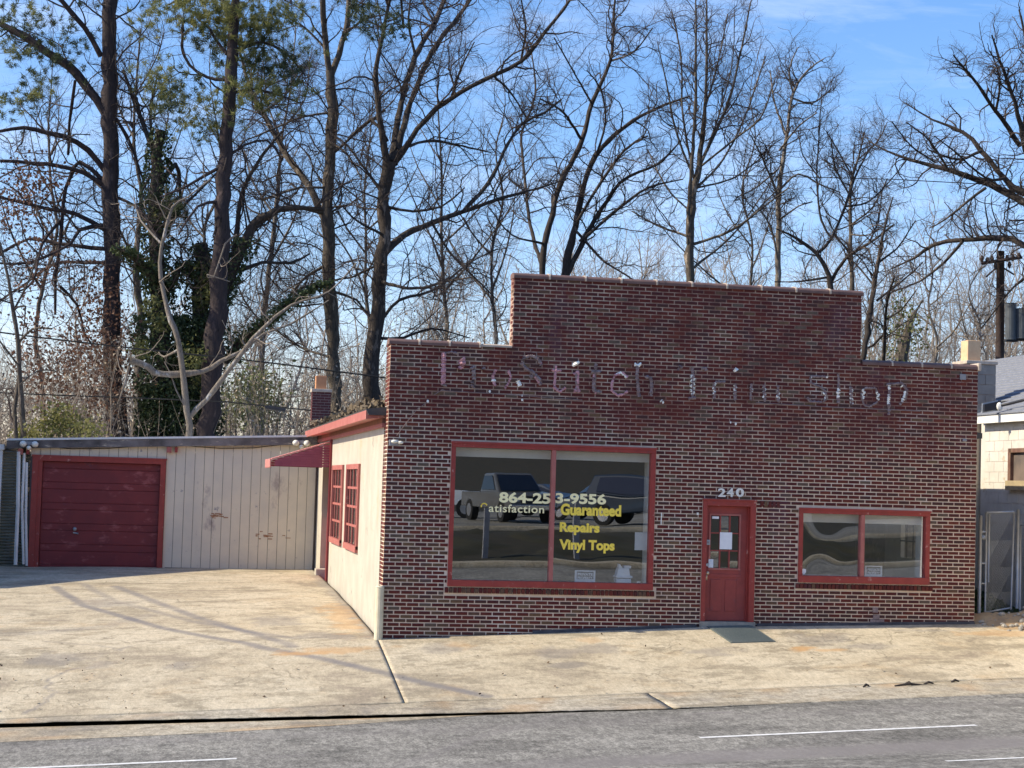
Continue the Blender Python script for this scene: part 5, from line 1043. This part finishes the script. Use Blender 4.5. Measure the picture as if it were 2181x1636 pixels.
def leafy(paths, radii, per_m, spread, g, pick=None, zmax=99, zmin=0):
    out = []
    for i, (a, r) in enumerate(zip(paths, radii)):
        if pick and i not in pick: continue
        s = np.concatenate([[0], np.cumsum(np.linalg.norm(np.diff(a, axis=0), axis=1))]); n = int(s[-1]*per_m); q = g.random(n)*s[-1]
        c = np.stack([np.interp(q, s, a[:, j]) for j in range(3)], 1); rr = np.interp(q, s, r)
        th = g.random(n)*6.283; clump = .55+1.1*vnoise(c[:, 2]*1.0, th*.6, 1.6, 91+i); o = np.stack([np.cos(th), np.sin(th), g.normal(size=n)*.2], 1)
        c = c+o*(rr+spread*clump*g.random(n)**.5)[:, None]; out.append(c[(c[:, 2] < zmax) & (c[:, 2] > zmin)])
    return np.concatenate(out)
g_ = np.random.default_rng(44)
cards('ivy', np.concatenate([leafy(P_, R_, 1500, .42, g_, (0, 1), 7.2), leafy(P_, R_, 1800, .30, g_, (0, 1), 5.2), leafy(P_, R_, 420, .24, g_, (0, 1), 13, 7), leafy(P_, R_, 420, .20, g_, (2, 3, 4, 5), 9.5)]), .115, L_IVY, t, kind='stuff')
cards('yellow_ivy', np.concatenate([blobs([(440,590,.8),(455,620,.5),(425,640,.4),(320,650,.5),(340,690,.4),(415,760,.6),(425,810,.5),(400,720,.4),(335,470,.5),(365,440,.6),(400,800,.3),(300,740,.4)], 330, 20.9, (.22,.3,.26), 14)]), .12, L_IVYY, t, kind='stuff')
# pale crooked tree in front
tree('pale_crooked_tree', 'small pale grey tree with a low crooked limb in front of the ivy', 18, [
 [(402,935,17),(398,870,15),(385,760,13),(372,700,12),(356,660,12),(340,560,10),(350,500,8),(368,440,6),(400,420,4),(450,380,3)],
 [(275,768,15),(300,775,16),(330,792,16),(370,797,15),(430,793,12),(470,770,10),(520,745,8),(560,712,6),(620,690,5),(700,640,3)],
 [(402,890,13),(440,850,12),(480,800,11),(520,745,10),(560,700,8),(620,650,6),(700,622,4),(760,560,3)], [(280,770,5),(276,745,3)], [(380,745,6),(350,760,4),(338,750,3)], [(345,520,5),(300,470,4),(285,420,3)],
 [(402,880,4),(375,830,4),(365,800,3),(350,770,2)], [(505,500,5),(480,520,4),(455,590,3),(440,585,3),(490,600,2)], [(275,780,6),(262,830,4),(250,860,2)]], (B_PALE, B_TWIGP), 14, .55, lens=(1.4, .7, .35), depth_spread=.3, rmin=(.022, .010, .005))
# big bare hardwoods
tree('bare_tree', 'tall forked bare tree left of centre behind the garage', 26, [
 [(718,900,32),(706,700,31),(698,500,29),(700,380,27),(708,250,25),(705,150,23)], [(704,160,15),(690,60,14),(688,0,13),(678,-140,8)], [(706,160,15),(735,70,13),(745,0,12),(765,-130,7)],
 [(694,480,17),(660,400,16),(610,330,14),(560,240,12),(535,195,10),(515,130,5)], [(694,455,12),(620,440,10),(560,470,10),(510,520,8),(480,560,5)], [(706,330,7),(780,265,6),(820,235,4)], [(698,400,6),(640,400,5),(560,425,4),(540,420,3)],
 [(700,560,8),(640,600,6),(600,660,5),(560,690,3)], [(706,620,7),(760,640,5),(800,700,4)], [(705,240,6),(640,250,5),(570,280,4),(520,300,3)], [(700,300,6),(740,330,5),(770,380,4)], [(560,240,6),(610,200,5),(640,140,3)], [(690,100,6),(650,60,5),(600,30,3)], [(738,70,6),(780,40,5),(830,30,3)], [(700,760,6),(640,740,5),(580,700,4),(540,690,3)]],
 (B_MID, B_TWIG), 21, .95, depth_spread=1.0)
tree('bare_tree', 'largest bare tree with a many-limbed crown left of the raised parapet', 24, [
 [(782,900,38),(795,760,36),(803,640,33),(815,520,31),(820,420,29),(830,345,32)], [(824,345,17),(808,250,14),(800,150,11),(815,80,9),(830,0,7),(850,-60,4)], [(836,345,18),(855,220,14),(885,120,13),(925,50,12),(945,0,11),(985,-110,6)],
 [(840,350,17),(875,220,13),(920,110,12),(965,50,11),(1000,0,9),(1045,-80,5)], [(842,345,15),(905,255,13),(960,210,12),(1050,160,11),(1110,130,10),(1160,70,9),(1200,20,7),(1245,-45,4)], [(818,540,18),(860,500,15),(920,475,13),(990,450,11),(1060,425,9),(1150,400,5),(1210,380,3)],
 [(985,452,10),(1040,390,10),(1080,310,8),(1110,265,7),(1160,240,6),(1195,212,4)], [(825,300,8),(790,255,7),(740,300,5),(720,318,4)], [(845,318,8),(920,300,6),(1000,315,5),(1045,325,3)], [(815,410,8),(770,350,6),(740,310,5),(700,280,3)], [(808,600,9),(880,615,7),(950,600,5),(1010,590,4)],
 [(806,690,9),(850,640,7),(920,620,6),(1000,560,4),(1060,530,3)], [(820,440,8),(880,450,6),(940,440,5),(990,400,3)], [(885,120,7),(870,40,5),(880,-30,3)], [(1050,160,6),(1090,200,5),(1120,250,3)], [(960,210,6),(980,150,5),(1010,90,3)], [(1110,128,6),(1120,60,5),(1110,0,3)], [(800,720,8),(860,720,6),(920,700,5),(1000,720,3)], [(815,500,7),(760,470,5),(730,440,4)], [(920,475,6),(960,540,5),(1020,600,4),(1060,640,3)], [(812,560,7),(750,590,5),(700,600,4),(640,640,3)],
 [(860,60,6),(855,0,5),(860,-60,3)], [(925,50,6),(900,0,5),(890,-60,3)]], (B_DARK, B_TWIG), 22, .85, depth_spread=1.3)
tree('bare_tree', 'spreading bare tree whose two stems leave the parapet near its left end', 34, [
 [(1155,620,17),(1160,520,14),(1195,390,13),(1240,300,12),(1260,220,10),(1300,130,8),(1310,0,5),(1320,-80,3)], [(1155,570,9),(1130,480,8),(1115,350,7),(1112,280,6),(1140,200,5),(1130,90,3)],
 [(1195,620,21),(1225,480,16),(1245,390,13),(1270,330,12),(1330,270,10),(1400,230,7),(1470,205,4)], [(1205,590,14),(1250,500,12),(1320,390,8),(1400,350,6),(1450,300,3)], [(1235,515,9),(1310,450,8),(1380,400,6),(1455,382,3)],
 [(1225,480,8),(1260,420,7),(1330,320,6),(1380,290,4)], [(1240,300,7),(1200,240,6),(1150,210,4)], [(1270,330,6),(1290,260,5),(1280,190,4),(1250,150,3)], [(1300,130,5),(1350,110,4),(1390,60,3)], [(1225,490,7),(1290,560,5),(1340,590,4),(1370,640,3)], [(1260,220,5),(1220,150,4),(1180,80,3)], [(1160,520,6),(1090,500,4),(1040,440,3)]],
 (B_DARK, B_TWIG), 23, .85, lens=(2.8, 1.2, .5), depth_spread=1.2)
tree('bare_tree', 'upright vase-shaped bare tree above the middle of the raised parapet', 32, [
 [(1468,640,22),(1470,500,20),(1475,420,18),(1490,350,14),(1500,250,9),(1505,150,7),(1505,0,4),(1505,-80,3)], [(1465,520,10),(1470,400,10),(1480,250,8),(1482,100,6),(1482,-40,3)], [(1492,350,8),(1550,220,7),(1580,100,5),(1600,0,3)],
 [(1478,570,7),(1540,520,5),(1600,460,4),(1660,400,3)], [(1478,520,7),(1560,490,6),(1640,430,4),(1680,400,3)], [(1468,505,6),(1400,480,5),(1345,450,3)], [(1480,385,6),(1440,280,5),(1420,180,4),(1400,90,2)], [(1492,355,6),(1560,300,5),(1620,250,4),(1650,170,3)], [(1485,400,6),(1540,340,5),(1590,240,4),(1630,120,3)], [(1475,360,6),(1455,250,5),(1450,120,4),(1430,20,3)], [(1500,240,5),(1530,130,4),(1550,30,3)], [(1490,355,5),(1530,250,4),(1560,130,3),(1565,20,2)], [(1485,400,5),(1560,380,4),(1630,330,3)], [(1470,450,5),(1420,400,4),(1380,320,3)]],
 (B_MID, B_TWIG), 24, .95, lens=(2.6, 1.15, .5), depth_spread=1.1)
tree('bare_tree', 'slender pale bare tree right of the vase-shaped one', 36, [
 [(1656,650,15),(1658,500,13),(1660,400,11),(1675,290,9),(1690,200,7),(1720,150,5),(1755,125,3)], [(1656,415,6),(1630,350,5),(1600,290,3)], [(1658,560,6),(1640,480,5),(1605,430,3)], [(1660,405,6),(1700,370,5),(1740,390,4),(1790,410,3)], [(1675,290,5),(1650,220,4),(1640,150,3)], [(1690,200,5),(1680,150,4),(1700,100,2)], [(1660,320,5),(1700,270,4),(1740,240,3)], [(1658,470,5),(1700,440,4),(1730,430,3)], [(1658,360,5),(1610,400,4),(1570,420,3)], [(1690,210,5),(1730,220,4),(1770,190,3)]],
 (B_PALE, B_TWIG), 25, 1.0, lens=(2.4, 1.1, .5), depth_spread=1.0)
tree('bare_tree', 'low forked bare tree above the right end of the raised parapet', 30, [
 [(1770,650,15),(1766,588,13),(1740,540,9),(1700,510,6),(1655,488,4)], [(1770,600,10),(1800,550,8),(1850,520,6),(1905,478,4)], [(1740,540,8),(1770,510,8),(1800,440,7),(1820,380,5),(1850,320,4)], [(1775,512,6),(1750,470,5),(1740,380,4),(1745,280,3),(1750,200,2)], [(1800,440,5),(1850,430,4),(1900,380,3),(1940,330,2)], [(1745,380,4),(1710,330,3),(1700,280,2)], [(1820,385,5),(1790,330,4),(1760,280,3)], [(1850,520,5),(1870,470,4),(1880,400,3)], [(1766,590,6),(1700,600,4),(1650,600,3)]],
 (B_DARK, B_TWIG), 26, 1.0, lens=(2.2, 1.0, .45), depth_spread=.9)
tree('bare_tree', 'thin straight bare tree just left of the parapet step on the right', 38, [
 [(1816,660,12),(1812,500,10),(1812,400,8),(1830,330,5),(1842,280,3)], [(1812,420,5),(1780,360,4),(1770,300,3)], [(1812,480,5),(1860,440,4),(1890,380,3)], [(1812,540,5),(1780,500,4),(1760,460,3)], [(1828,340,4),(1870,300,3),(1890,260,2)], [(1812,500,5),(1850,500,3),(1890,470,2)]],
 (B_MID, B_TWIG), 27, 1.0, lens=(2.4, 1.1, .5), depth_spread=1.0)
tree('bare_tree', 'leaning dark bare tree rising beside the right parapet step', 28, [
 [(1832,800,15),(1850,690,14),(1860,620,12),(1870,560,10),(1885,480,6),(1902,420,3)], [(1868,640,6),(1920,600,5),(1965,560,3)], [(1880,800,10),(1885,700,8),(1890,640,6),(1905,590,4)], [(1870,560,6),(1910,530,4),(1950,470,3)], [(1862,610,5),(1830,570,4),(1800,540,3)], [(1885,710,6),(1850,740,5),(1825,730,3)], [(1888,680,5),(1920,660,4),(1950,620,3)]],
 (B_DARK, B_TWIG), 28, .9, lens=(1.8, .9, .4), depth_spread=.8)
tree('spreading_oak', 'huge bare oak leaning in from the right edge with wide sweeping limbs', 21, [
 [(2300,990,66),(2285,700,60),(2272,500,52),(2265,400,44),(2262,300,30),(2265,150,18),(2270,0,8)], [(2274,490,26),(2181,432,20),(2130,402,17),(2020,362,12),(1960,347,9),(1890,322,5),(1850,300,3)], [(2266,430,24),(2181,412,18),(2140,380,15),(2090,320,12),(2050,280,9),(1985,255,5),(1930,220,3)],
 [(2262,380,24),(2195,345,19),(2178,290,15),(2162,220,11),(2130,130,7),(2112,75,4)], [(2172,310,13),(2120,235,10),(2070,165,7),(2030,118,4)], [(2278,600,20),(2181,522,17),(2130,508,15),(2050,511,12),(1990,520,10),(1950,548,7),(1900,572,3)], [(2052,512,8),(2010,560,7),(1960,598,5),(1900,622,3)],
 [(2100,400,8),(2060,430,6),(2010,470,4),(1980,485,3)], [(2262,300,18),(2230,200,12),(2190,100,8),(2170,20,4)], [(2090,322,8),(2040,340,6),(1980,320,4)], [(2020,362,7),(1980,300,5),(1930,260,3)], [(2140,380,8),(2100,380,6),(2030,320,4),(1990,290,3)], [(2178,290,8),(2190,200,6),(2200,120,4)], [(2120,240,7),(2130,170,5),(2110,110,3)], [(2280,560,14),(2240,480,10),(2190,470,6),(2150,470,4)], [(2290,640,14),(2210,590,10),(2160,610,6),(2120,660,4),(2090,700,3)], [(1990,345,5),(1940,310,4),(1900,260,3)], [(2200,350,10),(2240,240,8),(2230,120,5),(2210,30,3)]],
 (B_DARK, B_TWIG), 29, .95, lens=(2.0, .95, .42), up=(.12, .08, .05), wob=.30, depth_spread=1.1)
tree('thin_bare_tree', 'thin twin-stemmed bare tree near the left edge', 17.5, [
 [(50,940,13),(42,800,11),(40,740,10),(25,640,8),(10,560,7),(-5,500,5)], [(34,940,10),(32,870,9),(40,800,8)], [(40,730,6),(70,700,5),(110,700,4)], [(30,660,5),(60,600,4),(80,540,3)], [(40,780,5),(10,740,4),(-20,700,3)], [(42,820,4),(80,790,3),(120,790,2)]], (B_MID, B_TWIG), 30, .8, lens=(1.5, .8, .4), depth_spread=.4)
tree('bare_tree', 'half-hidden bare tree between the two pines', 30, [
 [(290,900,20),(300,700,17),(290,560,14),(300,420,10),(285,300,7),(290,180,5),(300,60,3)], [(295,600,9),(340,520,7),(380,440,5),(400,360,3)], [(295,420,7),(340,330,5),(360,240,3)], [(288,300,5),(250,220,4),(240,120,3)], [(292,560,7),(250,480,5),(230,400,3)], [(290,200,4),(330,130,3),(350,70,2)], [(298,500,6),(360,500,5),(400,540,3)]],
 (B_MID, B_TWIG), 31, .9, depth_spread=.9)
tree('bare_tree', 'slender bare tree right of the second pine', 30, [
 [(555,900,15),(560,700,13),(575,560,11),(590,430,9),(600,300,6),(620,180,4),(630,60,3)], [(575,560,6),(620,480,5),(650,400,3)], [(585,460,6),(540,390,5),(520,320,3)], [(600,300,5),(570,220,4),(560,130,2)], [(605,270,5),(650,210,4),(660,120,2)], [(560,700,6),(610,660,5),(640,600,3)], [(560,690,5),(520,640,4),(500,590,3)]],
 (B_PALE, B_TWIG), 32, .9, depth_spread=.9)
def auto_tree(label, x, ytop, Y, wpx, seed, mats, lean=0, n=9, dens=1.0):
    g = np.random.default_rng(seed); b = 930; H = b-ytop; tr = []
    for k in range(9):
        t_ = k/8; tr.append((x+lean*t_+g.normal()*11*(k > 0), b-H*t_, max(1.5, wpx*.8*(1-t_)**.8)))
    L_ = [tr]
    for j in range(n):
        t_ = .32+.6*j/n+g.random()*.04; i_ = min(7, int(t_*8)); f = t_*8-i_; x0 = tr[i_][0]*(1-f)+tr[i_+1][0]*f; y0 = b-H*t_; s = -1 if (j+seed) % 2 else 1; ln = H*(1-t_)*g.uniform(.35, .6)+40; w0 = max(2, wpx*(1-t_)**.8*.6)
        P = [(x0, y0, w0)]; a = math.radians(g.uniform(25, 55))
        for k in range(4): a *= .82; a += g.normal()*.12; P.append((P[-1][0]+s*ln/4*math.sin(a), P[-1][1]-ln/4*math.cos(a), w0*(1-(k+1)/4.6)))
        L_.append(P)
    tree('bare_tree', label, Y, L_, mats, seed, dens*.8, lens=(2.6, 1.25, .62), spacing=(.34, .24, .17), rmin=(.036, .016, .0085), depth_spread=1.4, group='thin bare trees in the second row')
auto_tree('thin grey background tree at the far left behind the pine', 95, 60, 38, 16, 201, (B_MID, B_TWIG), 15)
auto_tree('slim background tree directly behind the second pine', 430, 60, 40, 14, 203, (B_MID, B_TWIG), 30)
auto_tree('background tree between the two largest bare trees', 765, 90, 44, 13, 205, (B_MID, B_TWIG), 20)
auto_tree('background tree right of the many-limbed bare tree', 930, 60, 44, 15, 206, (B_MID, B_TWIG), 25)
auto_tree('background tree above the left low parapet', 1050, 120, 44, 14, 207, (B_MID, B_TWIG), 20)
auto_tree('pale background tree right of the vase-shaped tree', 1590, 90, 46, 12, 209, (B_MID, B_TWIG), 25)
auto_tree('low background tree above the right low parapet', 1985, 380, 46, 12, 210, (B_PALE, B_TWIGP), -10, n=8)
auto_tree('low background tree between the parapet step and the utility pole', 2075, 440, 46, 11, 211, (B_PALE, B_TWIGP), 10, n=8)
# low growth behind the roofs and the distant wood: nobody could count these
def thicket(name, label, cat, regions, m, seed, rmax=.012, levels=2, l1=1.1, l2=.5, s1=.30, s2=.22, stem=1.8, curl=.10):
    g = np.random.default_rng(seed); VV, QQ, o = [], [], 0; LC = []
    for (x0, x1, ytop, ybase, Y0, Y1, n) in regions:
        xs_ = g.uniform(x0, x1, n); Ys = g.uniform(Y0, Y1, n); tops = ytop+(ybase-ytop)*g.random(n)**1.3*.75; P = []
        for x, yt, Yc in zip(xs_, tops, Ys):
            top = at(x+g.normal()*14, yt, Yc); bx = top[0]+g.normal()*.9; kk = 9; s = np.linspace(0, 1, kk)[:, None]
            a = np.array([bx, Yc+g.normal()*.4, .3]); w_ = np.cumsum(g.normal(size=(kk, 3)), 0); P.append(a*(1-s)+top*s+w_*np.array([1, 1, .25])*curl*(Yc+30)/60)
        P = np.array(P); R = np.linspace(1, .2, 9)[None]*g.uniform(.5, 1.3, (n, 1))*rmax*stem*((Ys+30)/50)[:, None]
        v, q = tubes(P, R, 3); VV.append(v); QQ.append(q+o); o += len(v); sc_ = (Y0+30)/50
        c1, r1 = spawn(list(P), list(R), g, s1*sc_, l1*sc_, 4, (25, 75), .22, .32, rmax*sc_, t0=.2, taper=.45); v, q = tubes(c1, r1, 3); VV.append(v); QQ.append(q+o); o += len(v)
        if levels > 1:
            c2, r2 = spawn(list(c1), list(r1), g, s2*sc_, l2*sc_, 2, (25, 75), .1, .35, rmax*.5*sc_, t0=.05); v, q = tubes(c2, r2, 3); VV.append(v); QQ.append(q+o); o += len(v)
        LC.append(c1[:, 1:].reshape(-1, 3))
    ob = link(name, npmesh(name, np.concatenate(VV), np.concatenate(QQ), m), None, label=label, category=cat, kind='stuff')
    return ob, np.concatenate(LC), g
ob, LC, g = thicket('brush', 'tangled pale winter brush behind the garage roof', 'brush', [(-30,260,690,935,18,26,120),(240,460,850,935,19,25,35),(460,700,770,935,19,26,75),(690,830,760,900,24,32,60),(830,1100,640,740,26,36,55)], B_TWIGP, 61)
sel = LC[g.random(len(LC)) < .35]; cards('brush_leaves', sel+g.normal(size=sel.shape)*.08, .09, mat('pale_dead_leaves', (.42,.35,.27), (.26,.21,.16), 4, .9), None, kind='stuff', label='pale dead leaves hanging in the brush behind the garage', category='leaves')
sh = blobs([(60,925,.5),(90,915,.6),(120,905,.9),(150,900,.9),(120,880,.6),(165,915,.6),(45,930,.3),(190,920,.5)], 420, 18.2, (.28,.3,.22), 71)
s_ = thing('yellow_green_shrub', 'yellow-green leafy shrub just above the left part of the garage roof', 'shrub', tuple(at(120, 930, 18.2)*[1,1,0])); cards('foliage', sh, .10, L_SHRUB, s_)
b = MB()
for k in range(14): q = sh[rng.integers(len(sh))]; b.tube([(at(120,930,18.2)[0]+rng.normal()*.3, 20.2, .3), q*np.array([1,1,.6]), q], [.03,.02,.008], 5)
b.build('stem', B_MID, s_)
sh = blobs([(520,835,1),(545,860,1),(500,870,.8),(560,830,.8),(530,880,.9),(575,870,.7),(540,810,.5)], 380, 27, (.5,.6,.4), 72)
s_ = thing('olive_shrub', 'loose olive-green shrub between the second pine and the brick chimney', 'shrub', tuple(at(535, 930, 27)*[1,1,0])); cards('foliage', sh, .13, leafmat('olive_leaves', (.17,.19,.08), (.10,.12,.055), .35, 3), s_)
b = MB()
for k in range(14): q = sh[rng.integers(len(sh))]; b.tube([(at(535,930,27)[0]+rng.normal()*.4, 27, .3), q*np.array([1,1,.6]), q], [.035,.02,.01], 5)
b.build('stem', B_MID, s_)
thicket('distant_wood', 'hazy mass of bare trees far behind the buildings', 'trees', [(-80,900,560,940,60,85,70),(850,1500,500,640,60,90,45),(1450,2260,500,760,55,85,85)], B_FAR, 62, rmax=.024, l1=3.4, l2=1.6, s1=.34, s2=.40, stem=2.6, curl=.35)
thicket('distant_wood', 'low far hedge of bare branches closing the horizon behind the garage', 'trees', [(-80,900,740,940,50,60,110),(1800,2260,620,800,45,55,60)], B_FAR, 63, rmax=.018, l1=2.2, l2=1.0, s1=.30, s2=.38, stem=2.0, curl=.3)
iv = blobs([(1925,690,.8),(1935,720,.8),(1920,660,.5),(1905,740,.6)], 260, 40, (.5,.6,.6), 73)
s_ = thing('ivy_stump', 'leaning trunk with olive ivy above the right low parapet', 'tree', tuple(at(1930, 800, 40)*[1,1,0])); b = MB(); b.tube([at(1915,800,40)*[1,1,.2], at(1920,760,40), at(1940,680,40), at(1965,640,40)], [.3,.28,.15,.06], 8); b.build('trunk', B_MID, s_); cards('ivy', iv, .15, L_IVYY, s_)
